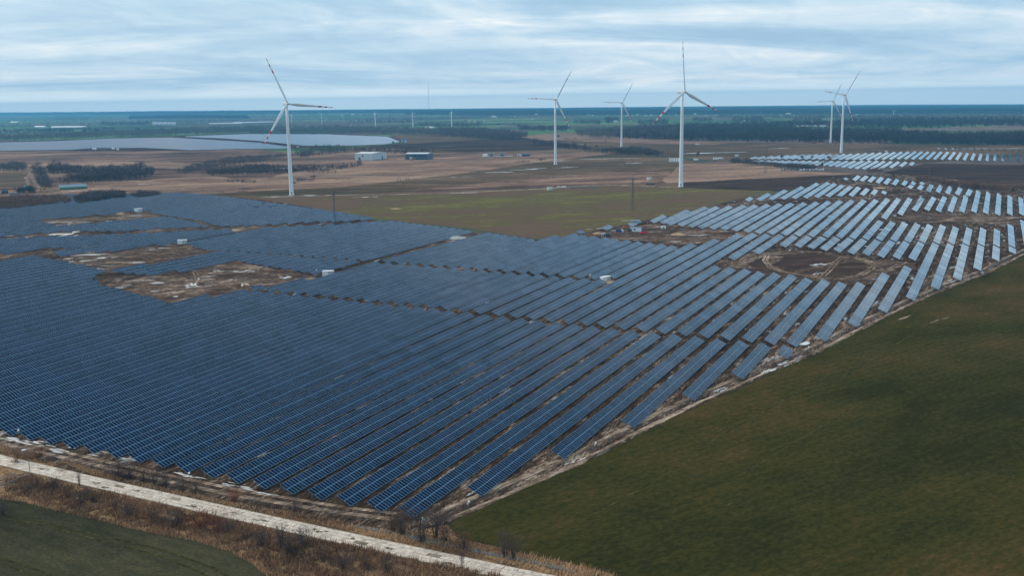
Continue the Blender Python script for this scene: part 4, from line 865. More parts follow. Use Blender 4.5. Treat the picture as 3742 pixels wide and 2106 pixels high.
for b, t, l in [((2165, 619), 592, 'thin wooden pole on the olive field, left one'), ((2202, 618), 593, 'thin wooden pole on the olive field, right one'), ((972, 697), 664, 'thin wooden pole beside the dark bushes left of the left turbine'), ((984, 698), 662, 'taller thin wooden pole beside the left turbine'),
 ((1776, 556), 533, 'thin mast at the left end of the green roofed substation'), ((1813, 553), 527, 'thin mast behind the green roofed substation'), ((1824, 553), 524, 'second thin mast behind the green roofed substation'), ((1864, 553), 525, 'thin mast at the right end of the green roofed substation'), ((2132, 571), 548, 'faint pole in the tan meadow gap'), ((2164, 570), 546, 'second faint pole in the tan meadow gap')]: pole(b, t, l)
M_LAMP = plain('lamp_white', (.85, .86, .86), .4)
def cctv(base, top_y, label, street=False):
    g, H = heights(base, top_y); root = empty('lamp_post' if street else 'camera_post', g, 0.6); tag(root, label, 'lamp post' if street else 'camera post', None if street else 'camera posts along the perimeter fence')
    mb = MB(); mb.lathe([(.13, 0), (.13, .5), (.085, .55), (.06, H)], 10); mb.build('shaft', STEEL, root)
    mb = MB()
    if street: mb.bar((0, 0, H - .05), (-.9, -.4, H + .1), .07); mb.box(-1.35, -.55, -.62, -.2, H, H + .16)
    else: mb.box(-.22, .22, -.15, .15, H - .05, H + .35); mb.box(-.35, -.2, -.08, .08, H - .45, H - .2)
    mb.build('lamp_head' if street else 'camera_head', M_LAMP, root)
cctv((112, 1749), 1643, 'grey street lamp post beside the concrete slab road', True)
for b, t, l in [((2177, 1664), 1622, 'grey camera post at the fence beside the second rack from the corner'), ((2179 + 446, 1450), 1428, 'short camera post at the fence near the fourth rack'), ((1714, 1872), 1838, 'thin camera post at the fence between the first two racks'), ((1545, 1925), 1900, 'camera post among bare shrubs at the corner of the farm'), ((693, 1759), 1733, 'camera post on the front mud track left of the big racks'), ((72, 1616), 1575, 'thin post on the puddled front track'), ((2955, 1290), 1270, 'camera post at the fence by the smallest single rack'), ((1158, 1010), 988, 'thin post at the edge of the churned clearing'), ((2157, 1028), 1005, 'small post left of the lone white cabin')]: cctv(b, t, l)
def fence(line, d, n_max, label, corner_px=3760):
    L = offset(line, d); s = np.r_[0, np.cumsum(np.linalg.norm(np.diff(L, axis=0), axis=1))]
    root = empty('chain_link_fence', (L[0][0], L[0][1], .25)); tag(root, label, 'fence'); o = np.array([L[0][0], L[0][1]])
    P = []; t = 0.0
    while t < s[-1] and len(P) < n_max:
        q = np.array([np.interp(t, s, L[:, 0]), np.interp(t, s, L[:, 1])]); x, y = pix((*q, 1))
        if -60 < x < corner_px: P.append(q - o)
        t += 2.6
    mb = MB(); mb.box(-.03, .03, -.03, .03, -.2, 2.05); pm = mb.mesh('fence_post', STEEL)
    for q in P: c = link('fence_post', pm, root); c.location = (q[0], q[1], 0)
    mb = MB()
    for a, b in zip(P[:-1], P[1:]):
        for z in (.1, .45, .8, 1.15, 1.5, 1.85): mb.bar((*a, z), (*b, z), .014, n=3)
        for k in range(1, 5): q = a + (b - a) * k / 5; mb.bar((*q, .1), (*q, 1.85), .012, n=3)
    mb.build('wire_mesh', STEEL, root)
fence(EW, 2.3, 290, 'wire mesh perimeter fence between bare soil and the dark green field')
fence(FWL, 0.4, 200, 'wire mesh fence along the front mud track above the dry verge')

# ================================================================== transformer cabins
CABW = plain('cabin_white', (0.78, 0.80, 0.80), 0.5, 0, 0.04)
GREY = plain('louvre_grey', (0.20, 0.22, 0.24), 0.5)
cab_proto = None
def cabin(base, wpx, label, yaw, l=6.0):
    global cab_proto
    g = G(*base)
    if cab_proto is None:
        root = empty('transformer_cabin', (0, 0, 0))
        mb = MB(); mb.box(-3, 3, -1.3, 1.3, .25, 2.75); mb.build('cabin_body', CABW, root)
        mb = MB(); mb.box(-3.1, 3.1, -1.4, 1.4, 2.755, 2.93); mb.build('cabin_roof', CABW, root)
        mb = MB(); mb.box(-3.15, 3.15, -1.45, 1.45, -.1, .245); mb.build('cabin_base', CONC, root)
        for x in (.35, 1.75):
            mb = MB()
            for z in (.5, 1.65):
                for k in range(5): mb.box(x, x + 1.1, -1.335, -1.305, z + k * .17, z + k * .17 + .12)
            mb.build('louvre_door', GREY, root)
        for x in (-2.4, -1.1):
            mb = MB(); mb.box(x, x + .95, -1.33, -1.304, .4, 2.45); d = mb.build('cabin_door', CABW, root)
            h = MB(); h.box(x + .78, x + .84, -1.36, -1.335, 1.25, 1.5); h.build('handle', DARK, d)
        mb = MB(); mb.box(3.004, 3.035, -.8, .8, .5, 2.3); mb.build('side_louvre', GREY, root)
        cab_proto = root; r = root
    else: r = copy_tree(cab_proto)
    s = wpx / pxm(g) / 6.0
    r.location = (g[0], g[1], .2); r.rotation_euler = (0, 0, math.atan2(g[1], g[0]) - math.pi / 2 + yaw); r.scale = (s, s, s)
    tag(r, label, 'transformer cabin', 'white transformer cabins'); return r
for a in [((2212, 1030), 38, 'white transformer cabin at the sand patch between the middle racks', .75), ((1200, 1010), 40, 'white transformer cabin at the right end of the largest churned clearing', -.25), ((667, 893), 32, 'white transformer cabin right of the second churned clearing', -.2), ((506, 776), 27, 'white transformer cabin above the uppermost clearing', -.1),
 ((2010, 695), 20, 'white transformer cabin on the dirt strip beside the green wedge', .3), ((2373, 658), 17, 'white transformer cabin on the tan field left of the tallest turbine', .3), ((3527, 722), 14, 'small white cabin between the pale racks at the upper right', .8),
 ((2693, 572), 13, 'white cabin on the yard left of the far solar rows', .1), ((3238, 555), 9, 'tiny white cabin behind the far solar rows', .1), ((3156, 592), 7, 'tiny white cabin between the two far solar lines', .2)]: cabin(*a)
for k, (b, r_, h, lab) in enumerate([((2185, 856), 4.0, 1.5, 'tan sand heap beside the white toilet booths'), ((2478, 859), 5.0, 1.7, 'tan sand heap in the construction clearing near the pale racks'), ((1668, 872), 7.5, 1.6, 'grey gravel heap on the diagonal path'), ((1648, 874), 4.0, 1.0, 'small grey gravel heap left of the big one'), ((2222, 1033), 4.5, .7, 'sand apron under the lone transformer cabin'), ((958, 1060), 3.2, 1.2, 'sand heap by the split rack at the clearing'), ((857, 844), 4.5, 1.4, 'tan sand heap on the upper mud corridor'), ((1445, 764), 5, .8, 'pale heap at the end of the upper corridor'), ((440, 783), 4, 1.3, 'tan heap in the uppermost clearing'), ((3215, 688), 7, 1.2, 'pale heap below the line of small racks')]):
    g = G(*b); mb = MB(); r = np.random.default_rng(k); vs = []; n = 18; rings = [1, .8, .58, .35, .15]
    for j, q in enumerate(rings):
        for i in range(n): t = 6.283 * i / n; w = r_ * q * (1 + r.normal(0, .07)); vs.append((math.cos(t) * w, math.sin(t) * w * .8, h * (1 - q) ** 0.9 + r.normal(0, .05) * (j > 0) - .05 * (j == 0)))
    vs.append((0, 0, h)); fs = [(j*n+i, j*n+(i+1) % n, (j+1)*n+(i+1) % n, (j+1)*n+i) for j in range(4) for i in range(n)] + [(4*n+i, 4*n+(i+1) % n, 5*n) for i in range(n)]
    mb.add(vs, fs); o = mb.build('sand_heap' if 'sand' in lab or 'tan' in lab else 'gravel_heap', CONC if 'grey' in lab else M_SANDH, None, True); o.location = (g[0], g[1], .2); tag(o, lab, 'heap')
# ================================================================== construction site in the clearing
BLUE = plain('machine_blue', (0.02, 0.07, 0.20), .4); ORANGE = plain('machine_orange', (0.50, 0.14, 0.02), .45); YEL = plain('machine_yellow', (0.55, 0.36, 0.03), .45)
TEAL = plain('sheet_teal', (0.07, 0.17, 0.21), .5); TYRE = plain('rubber', (.02, .02, .022), .9); GLS = plain('cab_glass', (.03, .05, .07), .1)
def local(base, yaw=0.0):
    g = G(*base); return (g[0], g[1], land(g[0], g[1]) + .22), math.atan2(g[1], g[0]) - math.pi / 2 + yaw
def put(name, base, yaw, label, cat, group=None):
    l, h = local(base, yaw); r = empty(name, l, h); tag(r, label, cat, group); return r
def part(parent, name, mat, *boxes, smooth=False):
    mb = MB()
    for b in boxes: mb.box(*b)
    return mb.build(name, mat, parent)
def wheel(parent, x, y, r, w, name='wheel'):
    mb = MB(); mb.lathe([(r * .6, -w / 2), (r, -w / 2 + .03), (r, w / 2 - .03), (r * .6, w / 2)], 14)
    o = mb.build(name, TYRE, parent, False); o.location = (x, y, r); o.rotation_euler = (math.pi / 2, 0, 0)
    mb = MB(); mb.lathe([(r * .55, -w / 2 - .01), (r * .55, w / 2 + .01)], 10); mb.build('rim', STEEL, o); return o
r = put('site_container', (2325, 848), -.1, 'white site container with a teal end wall in the construction clearing', 'container')
part(r, 'container_body', CABW, (-4.2, 3.6, -1.3, 1.3, .1, 3.0)); part(r, 'container_end', TEAL, (3.605, 4.2, -1.3, 1.3, .1, 3.0)); part(r, 'container_roof', TEAL, (-4.3, 4.3, -1.4, 1.4, 3.005, 3.15)); part(r, 'door', GREY, (-3.6, -2.7, -1.335, -1.304, .2, 2.3)); part(r, 'window', GLS, (-1.6, -.4, -1.335, -1.304, 1.2, 2.2))
r = put('site_cabin', (2424, 837), .1, 'low white storage box alone on the churned mud', 'container'); part(r, 'container_body', CABW, (-1.6, 1.6, -1.1, 1.1, .05, 1.5)); part(r, 'container_roof', CABW, (-1.7, 1.7, -1.2, 1.2, 1.505, 1.6)); part(r, 'door', GREY, (-.4, .5, -1.13, -1.104, .15, 1.35))
r = put('telehandler', (2288, 838), .15, 'orange telehandler parked left of the white container', 'machine')
part(r, 'chassis', ORANGE, (-2.2, 2.2, -.9, .9, .6, 1.5), (-2.2, -1.0, -.8, .8, 1.5, 2.0)); part(r, 'cab', GLS, (-.8, .6, .1, .9, 1.51, 2.5)); mb = MB(); mb.bar((-2.0, -.45, 2.1), (3.2, -.45, 1.5), .45); mb.build('boom', ORANGE, r)
for x in (-1.4, 1.4):
    for y in (-1.0, 1.0): wheel(r, x, y, .6, .4)
r = put('tractor', (2306, 848), .3, 'blue tractor in front of the white container', 'tractor')
part(r, 'body', BLUE, (.1, 2.0, -.45, .45, .7, 1.5)); part(r, 'cab', GLS, (-1.3, .1, -.75, .75, .9, 2.4)); part(r, 'cab_roof', BLUE, (-1.4, .2, -.8, .8, 2.405, 2.55))
for x, y, q in ((-.9, -.9, .85), (-.9, .9, .85), (1.5, -.8, .5), (1.5, .8, .5)): wheel(r, x, y, q, .4)
mb = MB(); mb.bar((2.0, 0, .9), (3.2, 0, .5), .4); mb.build('front_loader', DARK, r)
r = put('trailer', (2352, 859), .1, 'red flat trailer in front of the container', 'trailer')
part(r, 'trailer_bed', RED, (-2.8, 2.8, -1.0, 1.0, .7, 1.1)); part(r, 'side_board', RED, (-2.8, 2.8, -1.05, -1.0, 1.1, 1.7)); part(r, 'side_board', RED, (-2.8, 2.8, 1.0, 1.05, 1.1, 1.7)); part(r, 'headboard', DARK, (2.8, 2.86, -1.0, 1.0, .7, 2.0))
for x in (-1.5, -.6): [wheel(r, x, y, .42, .3) for y in (-.95, .95)]
r = put('dark_pickup', (2220, 866), .2, 'dark pickup truck beside the white toilet booths', 'pickup')
part(r, 'body', DARK, (-2.5, 2.5, -.9, .9, .45, 1.0), (-2.5, -.5, -.9, .9, 1.0, 1.3)); part(r, 'cab', GLS, (-.4, 1.2, -.8, .8, 1.01, 1.75)); part(r, 'cab_roof', DARK, (-.3, 1.0, -.78, .78, 1.755, 1.85))
for x in (-1.6, 1.6): [wheel(r, x, y, .4, .25) for y in (-.85, .85)]
for k, x in enumerate((2202, 2208)):
    r = put('toilet_booth', (x, 866), .1, ['left white toilet booth by the sand heap', 'right white toilet booth next to the dark pickup'][k], 'booth', 'white toilet booths'); part(r, 'booth_body', CABW, (-.55, .55, -.55, .55, 0.05, 2.25)); part(r, 'booth_roof', CABW, (-.6, .6, -.6, .6, 2.255, 2.4)); part(r, 'door', GREY, (-.4, .4, -.58, -.553, .15, 2.0))
for k, (x, y) in enumerate(((2256, 850), (2266, 851), (2273, 850))):
    r = put('cable_drum', (x, y), .3 * k, ['blue cable drum, left of three', 'blue cable drum, middle of three', 'blue cable drum, right of three'][k] + ' on the churned mud', 'cable drum', 'blue cable drums')
    for s_ in (-.6, .5): mb = MB(); mb.lathe([(1.0, s_), (1.0, s_ + .1)], 16); q = mb.build('drum_flange', BLUE if k != 2 else CABW, r); q.rotation_euler = (math.pi / 2, 0, 0); q.location = (0, 0, 1.0)
    mb = MB(); mb.lathe([(.55, -.5), (.55, .5)], 12); q = mb.build('drum_core', DARK, r); q.rotation_euler = (math.pi / 2, 0, 0); q.location = (0, 0, 1.0)
# ================================================================== buildings
PALE = plain('sheet_pale', (0.50, 0.55, 0.58), .5, 0, .05, .4); NAVY = plain('sheet_navy', (0.045, 0.085, 0.14), .5, 0, .08, .4); ROOFW = plain('sheet_roof', (0.58, 0.60, 0.61), .5, 0, .06, .3); PINK = plain('plaster_salmon', (0.42, 0.27, 0.20), .9)
RTILE = plain('roof_red', (.30, .075, .05), .85); DTILE = plain('roof_slate', (.035, .045, .065), .7); PLAST = plain('plaster_light', (.46, .44, .41), .9); HROOF = plain('house_roof', (.42, .43, .44), .7); GREENM = plain('green_metal', (.09, .20, .13), .5)
def shed(base, wpx, hpx, depth, mats, label, yaw=0.0, name='industrial_shed', roof=0.12, side=None, win=4):
    g = G(*base); s = pxm(g); w = wpx / s; h = hpx / s; r = put(name, base, yaw, label, 'shed' if 'shed' in name else 'building')
    mb = MB(); mb.box(-w/2, w/2, -depth/2, depth/2, 0, h); wl = mb.build('wall', mats[0], r)
    rh = h * roof + .3; o = .25
    mb = MB(); mb.add([(-w/2-o, -depth/2-o, h + .004), (w/2+o, -depth/2-o, h + .004), (w/2+o, depth/2+o, h + .004), (-w/2-o, depth/2+o, h + .004), (-w/2-o, 0, h + rh), (w/2+o, 0, h + rh)], [(0, 1, 5, 4), (2, 3, 4, 5), (0, 4, 3), (1, 2, 5), (3, 2, 1, 0)]); mb.build('roof', mats[1], r)
    dw = min(4.0, w * .25, h * .8); mb = MB(); mb.box(-w*.3, -w*.3 + dw, -depth/2 - .06, -depth/2 - .004, 0.02, min(h * .7, dw * 1.1)); mb.build('door', mats[2], r)
    for k in range(win):
        x = w * (-.1 + .55 * k / max(1, win)); mb = MB(); mb.box(x, x + w * .09, -depth/2 - .06, -depth/2 - .004, h * .52, h * .74); mb.build('window', GLS, r)
    return r
shed((1356, 583), 74, 24, 44, (PALE, ROOFW, NAVY), 'long white industrial hall with dark low opening beside the smaller blue hall', -.55, win=1)
shed((1532, 582), 84, 21, 30, (NAVY, ROOFW, PALE), 'dark blue industrial hall with white roof beside the yellow excavator', -.3)
shed((1394, 582), 12, 11, 6, (TEAL, ROOFW, DARK), 'small teal annex at the right end of the white hall', -.3, win=1)
shed((1477, 520), 22, 7, 10, (PALE, BLUE, DARK), 'small white pump house with blue roof at the tip of the pale solar sheet', 0, 'pump_house', .6, win=2)
r = put('excavator', (1505, 585), .2, 'yellow excavator in front of the dark blue hall', 'excavator'); part(r, 'undercarriage', DARK, (-2.2, 2.2, -1.4, -.6, 0.0, .9), (-2.2, 2.2, .6, 1.4, 0, .9)); part(r, 'upper_body', YEL, (-2.4, 1.6, -1.3, 1.3, 1.0, 2.5)); part(r, 'cab', GLS, (.4, 1.8, .2, 1.3, 2.51, 3.3)); mb = MB(); mb.bar((1.6, -.4, 1.8), (4.2, -.4, 3.6), .6); mb.bar((4.2, -.4, 3.6), (5.8, -.4, 1.0), .45); mb.build('boom', YEL, r)
# switchyard with green gantries
r = put('substation', (1822, 572), 0, 'small substation with green roofed gantries on a pale pad', 'substation'); s = 1 / pxm(G(1822, 572))
part(r, 'concrete_pad', CONC, (-62 * s, 52 * s, -9, 9, 0, .5)); 
for k, x in enumerate((-26, 12)):
    part(r, 'gantry_roof', GREENM, (x * s - 14 * s, x * s + 16 * s, -3, 3, 5.2, 5.8))
    for q in (-12, 14): part(r, 'gantry_leg', GREENM, (x * s + q * s - .25, x * s + q * s + .25, -2.5, -2, .5, 5.2), (x * s + q * s - .25, x * s + q * s + .25, 2, 2.5, .5, 5.2))
    part(r, 'transformer', TEAL, (x * s - 6 * s, x * s + 6 * s, -2.2, 2.2, .5, 4.2))
part(r, 'control_room', CABW, (-58 * s, -40 * s, -3, 3, .5, 4.6))
shed((1898, 571), 14, 7, 8, (CABW, GREENM, DARK), 'white hut with green roof right of the small substation', 0, win=1); shed((1922, 571), 28, 8, 10, (NAVY, NAVY, DARK), 'dark blue container stack right of the substation hut', 0, win=0)
r = put('substation', (2440, 592), 0, 'far switchyard with white battery cabinets behind the tallest turbine', 'substation'); s = 1 / pxm(G(2440, 592))
for k in range(5):
    for j in (0, 1): part(r, 'cabinet', CABW, ((4 + k * 8) * s, (10 + k * 8) * s, -3 + j * 6, 0 + j * 6, 0, (6 + 6 * j) * s))
mb = MB()
for k in range(9): mb.bar(((-60 + k * 8) * s, 6, 0), ((-60 + k * 8) * s, 6, 9), .35); mb.bar(((-60 + k * 8) * s, -2, 0), ((-60 + k * 8) * s, -2, 6), .3)
mb.bar((-62 * s, 6, 9), (6 * s, 6, 9), .35); mb.bar((-62 * s, -2, 6), (6 * s, -2, 6), .3); mb.build('gantry', STEEL, r)
for k, (b, w, lab) in enumerate([((2544, 588), 17, 'white lorry parked on the yard behind the tan field'), ((2616, 585), 20, 'white van on the yard near the far switchyard'), ((2634, 583), 16, 'second white van on the yard near the far switchyard'), ((2240, 551), 9, 'white lorry at the foot of the hedge turbine'), ((2264, 550), 9, 'second white lorry at the foot of the hedge turbine'), ((2550, 531), 14, 'lone lorry on the olive field below the woodland'), ((3080, 526), 7, 'tiny white car by the farther right turbine'), ((1088, 539), 8, 'tiny white car beside the pale solar sheet')]):
    r = put('lorry' if 'lorry' in lab else ('van' if 'van' in lab else 'car'), b, .2, lab, 'lorry' if 'lorry' in lab else ('van' if 'van' in lab else 'car')); L_ = w / pxm(G(*b)); h = L_ * .32
    part(r, 'cargo_box', CABW, (-L_ / 2, L_ * .22, -1.2, 1.2, .8, h + .9)); part(r, 'cab', CABW, (L_ * .23, L_ / 2, -1.1, 1.1, .6, h * .8 + .6)); part(r, 'windscreen', GLS, (L_ / 2 + .002, L_ / 2 + .04, -1, 1, h * .45 + .6, h * .75 + .6))
    for x in (-L_ * .3, L_ * .33): [wheel(r, x, y, .5, .35) for y in (-1.05, 1.05)]
r = put('material_stack', (2905, 622), 0, 'pallets of white wrapped panels laid out at the hedge track', 'stack'); s = 1 / pxm(G(2905, 622))
for k in range(14): part(r, 'pallet', TEAL if k < 6 else CABW, ((-50 + k * 11) * s, (-41.5 + k * 11) * s, -6 + (k % 3) * 4, -3 + (k % 3) * 4, 0, 1.2 + .5 * (k % 2)))
r = put('pipe_stack', (2120, 687), 0, 'row of grey pipes laid along the track beside the white cabin', 'pipes'); s = 1 / pxm(G(2120, 687))
for k in range(4): part(r, 'pipe', STEEL, ((-38 + k * 26) * s, (-14 + k * 26) * s, -.6, .6, 0, 1.1 - .1 * k))
for k, x in enumerate((2042, 2056, 2064)): r = put('white_bag', (x, 686), .2, ['first', 'second', 'third'][k] + ' white sack from the left between the cabin and the grey pipes', 'sack', 'white sacks by the track'); part(r, 'sack', CABW, (-1.4, 1.4, -.8, .8, 0, 1.1)); part(r, 'sack_top', CABW, (-1.0, 1.0, -.5, .5, 1.104, 1.3))
r = put('trough', (2378, 675), 0, 'black pipe bundle lying left of the tallest turbine foot', 'pipes'); part(r, 'pipe', DARK, (-4.5, 4.5, -1.2, -.1, 0, 1.2)); part(r, 'pipe', DARK, (-4.2, 4.4, .1, 1.2, 0, 1.3))
# left edge farmstead
def house(base, wpx, label, yaw=0.0, walls=None, roof=None, hpx=None, group=None, detail=True):
    g = G(*base); s = pxm(g); w = wpx / s; h = (hpx / s if hpx else w * .42); d = min(w * .7, 9 + w * .2)
    r = put('house', base, yaw, label, 'house', group); wl = walls or PLAST
    mb = MB(); mb.box(-w/2, w/2, -d/2, d/2, 0, h); mb.build('wall', wl, r)
    rh = h * (.8 if w < 40 else .35); o = w * .03; mb = MB(); mb.add([(-w/2-o, -d/2-o, h + .004), (w/2+o, -d/2-o, h + .004), (w/2+o, d/2+o, h + .004), (-w/2-o, d/2+o, h + .004), (-w*.32, 0, h + rh), (w*.32, 0, h + rh)], [(0, 1, 5, 4), (2, 3, 4, 5), (0, 4, 3), (1, 2, 5), (3, 2, 1, 0)]); rf = mb.build('roof', roof or RTILE, r)
    if detail:
        mb = MB(); mb.box(w*.12, w*.2, -w*.02, w*.06, h + rh * .5, h + rh * 1.15); mb.build('chimney', PINK, rf)
        for x in (-.32, .12): mb = MB(); mb.box(w*x, w*(x+.18), -d/2-.08, -d/2-.004, h*.35, h*.75); mb.build('window', GLS, r)
        mb = MB(); mb.box(-.06*w, .06*w, -d/2-.08, -d/2-.004, .05, h*.7); mb.build('door', WOOD, r)
    return r
house((54, 722), 40, 'house with dark slate roof and salmon wall at the left edge', .15, PINK, DTILE, 9); house((18, 708), 20, 'small dark roofed house behind the slate roofed one', .1, DARK, DTILE, 8); house((96, 689), 24, 'pale teal roofed outhouse beside the dirt track', .2, TEAL, TEAL, 6)
r = put('greenhouse', (265, 692), .12, 'long low greenhouse with turquoise panel roof below the dark grove', 'greenhouse'); s = 1 / pxm(G(265, 692)); 
part(r, 'wall', GREENM, (-44 * s, 48 * s, -4, 4, 0, 2.6))
for k in range(15): 
    mb = MB(); x0 = (-45 + k * 6.25) * s; x1 = x0 + 6.05 * s; mb.add([(x0, -5, 2.62), (x1, -5, 2.62), (x1, 5, 5.2), (x0, 5, 5.2), (x0, -5, 2.5), (x1, -5, 2.5), (x1, 5, 5.05), (x0, 5, 5.05)], [(0, 1, 2, 3), (0, 4, 5, 1), (1, 5, 6, 2), (2, 6, 7, 3), (3, 7, 4, 0), (7, 6, 5, 4)]); mb.build('roof_panel', TEAL, r)
r = put('timber_stack', (180, 702), .1, 'pale timber stacks with dark gaps on the yard right of the farmstead', 'stack'); s = 1 / pxm(G(180, 702))
for k in range(9): part(r, 'timber_bundle', M_SANDH, ((-38 + k * 8.5) * s, (-31.5 + k * 8.5) * s, -1.5, 1.5, 0, 2.6))
r = put('loader', (155, 694), .1, 'yellow loader beside the timber stacks', 'machine'); part(r, 'chassis', YEL, (-3, 2, -1.2, 1.2, .7, 2.2)); part(r, 'cab', GLS, (-1, .6, -1, 1, 2.205, 3.6)); part(r, 'bucket', DARK, (2.4, 3.6, -1.5, 1.5, .2, 1.5)); [wheel(r, x, y, .8, .6) for x in (-2, 1.4) for y in (-1.2, 1.2)]
# white sheds inside the distant solar park
for k, (b, w, lab) in enumerate([((345, 548), 14, 'white block at the left of the building yard in the distant solar park'), ((414, 547), 9, 'tall white cube in the building yard of the distant solar park'), ((430, 549), 9, 'low white block right of the white cube in the distant solar park')]): shed(b, w, 5, 10, (CABW, CABW, DARK), lab, 0, 'site_shed', .1, win=0)
# grain silos and white tunnels on the plain
for k in range(9):
    l, h = local((563 + k * 9.6, 461)); s = 1 / pxm(G(563 + k * 9.6, 461)); r = empty('grain_silo', l, h); tag(r, ordinal(k + 1) + ' steel grain silo from the left in the line on the plain', 'silo', 'steel grain silos on the plain')
    mb = MB(); mb.lathe([(4.3 * s, 0), (4.3 * s, 12.5 * s)], 12); mb.build('silo_body', PALE, r, True); mb = MB(); mb.lathe([(4.5 * s, 12.55 * s), (.6 * s, 15.5 * s)], 12); mb.build('silo_roof', ROOFW, r)
def tunnel(x0, y0, x1, y1, hpx, label, n=1):
    a, b = G(x0, y0), G(x1, y1); s = pxm((a + b) / 2); h = hpx / s; d = b - a; L = np.linalg.norm(d[:2]); r = empty('polytunnel', (a[0], a[1], land(a[0], a[1])), math.atan2(d[1], d[0])); tag(r, label, 'polytunnel')
    for k in range(n):
        vs = []; fs = []; m_ = 8; y = k * h * 2.6
        for x in (0, L):
            for q in range(m_ + 1): t = math.pi * q / m_; vs.append((x, y + math.cos(t) * h * 1.2, math.sin(t) * h))
        for q in range(m_): fs.append((q, q + 1, m_ + 2 + q, m_ + 1 + q))
        fs += [tuple(range(m_, -1, -1)), tuple(range(m_ + 1, 2 * m_ + 2))]; mb = MB(); mb.add(vs, fs); mb.build('tunnel_cover', M_LAMP, r)
tunnel(190, 466, 304, 465, 4.5, 'long white polytunnel in the far fields at left', 2); tunnel(765, 453, 885, 451, 3, 'long white polytunnel right of the grain silos, nearer half'); tunnel(850, 450, 998, 446, 3.2, 'long white polytunnel right of the grain silos, farther half'); tunnel(130, 464, 166, 464, 4, 'short white polytunnel left of the long one'); tunnel(2908, 463, 3020, 462, 5, 'white polytunnels beside the woodland near the right turbine pair', 2); tunnel(42, 447, 68, 447, 3, 'short white roof far out at the left edge'); tunnel(1555, 465, 1575, 465, 3, 'small white tunnel between the mast and its right turbine'); tunnel(1572, 466, 1588, 466, 2.6, 'second small white tunnel right of the mast')
# villages: every house on the plain that shows
hk = 0; HOUSES = []
HL = [(30, 484, 12, 1), (58, 483, 9, 1), (76, 484, 9, 0), (118, 483, 10, 2), (135, 483, 9, 0), (330, 488, 8, 1), (283, 487, 7, 0), (352, 467, 6, 2), (430, 441, 8, 0), (470, 440, 8, 0), (700, 478, 10, 2), (715, 479, 9, 0), (830, 476, 12, 1), (860, 476, 10, 0), (1025, 475, 16, 0), (1010, 476, 8, 1), (1125, 464, 12, 0), (1155, 464, 9, 2), (1270, 460, 8, 1), (1190, 440, 8, 0), (1255, 459, 10, 1), (1280, 461, 8, 0), (1295, 462, 9, 2), (1290, 423, 16, 0), (1320, 422, 10, 0), (1250, 425, 12, 0), (1700, 443, 16, 1), (1716, 444, 8, 0), (1735, 445, 9, 0), (1770, 444, 8, 0), (1805, 433, 30, 0), (1785, 443, 9, 1), (1838, 444, 8, 2), (1945, 440, 14, 0), (1880, 428, 7, 0), (1960, 422, 14, 0), (1933, 423, 9, 1), (1985, 475, 9, 0), (2000, 477, 10, 1), (1972, 472, 8, 2), (2060, 474, 8, 0), (2075, 476, 9, 1), (2052, 474, 7, 0), (2092, 434, 8, 1), (2150, 423, 12, 1), (2165, 424, 9, 0), (2220, 424, 10, 0), (2250, 449, 18, 0), (2205, 425, 10, 2), (2290, 425, 12, 0), (2310, 424, 9, 0), (2330, 424, 14, 0), (2360, 425, 12, 0), (2380, 423, 10, 0), (2470, 422, 12, 0), (2490, 423, 10, 0), (2415, 459, 9, 0), (2428, 460, 8, 1), (2555, 439, 9, 0), (2540, 420, 12, 0), (2580, 425, 9, 0), (2620, 422, 8, 0), (2660, 421, 10, 1), (2690, 420, 8, 0), (2720, 443, 10, 0), (2740, 442, 8, 2), (2880, 421, 26, 0), (2900, 423, 9, 0), (2850, 423, 9, 0), (2970, 446, 8, 0), (3462, 436, 10, 0), (3490, 437, 9, 2), (3560, 436, 12, 0), (3590, 435, 14, 1), (3600, 439, 18, 0), (3630, 437, 10, 1), (3660, 432, 16, 2), (3665, 442, 18, 0), (3695, 436, 14, 3), (3730, 440, 16, 0), (3720, 430, 10, 0), (3600, 410, 20, 0), (3625, 409, 16, 0), (3570, 412, 8, 0), (3130, 420, 8, 0), (3170, 421, 9, 1), (3200, 423, 8, 0), (3110, 431, 12, 0), (3340, 425, 8, 0), (3300, 425, 7, 1), (3400, 430, 9, 0), (3440, 430, 8, 0)]
hr = np.random.default_rng(5)
SPOT = [(0, 'far left fields'), (600, 'fields by the grain silos'), (1100, 'fields behind the left turbine'), (1600, 'village right of the mast'), (2050, 'village behind the third turbine'), (2400, 'village behind the tallest turbine'), (2800, 'fields behind the right turbine pair'), (3400, 'village at the far right')]
cnt = {}
for x, y, w, c in sorted(HL):
    sp_ = [n for q, n in SPOT if x >= q][-1]; cnt[sp_] = cnt.get(sp_, 0) + 1
    col_ = ['white walled', 'red roofed', 'grey roofed', 'orange roofed'][c]
    w = w * .72; house((x, y), w, '%s house, %s from the left in the %s' % (col_, ordinal(cnt[sp_]), sp_), hr.uniform(-.5, .5), PLAST if c != 3 else ORANGE, [HROOF, RTILE, DTILE, ORANGE][c], w * (.38 if w < 13 else .24), 'scattered houses on the plain', detail=w >= 9)
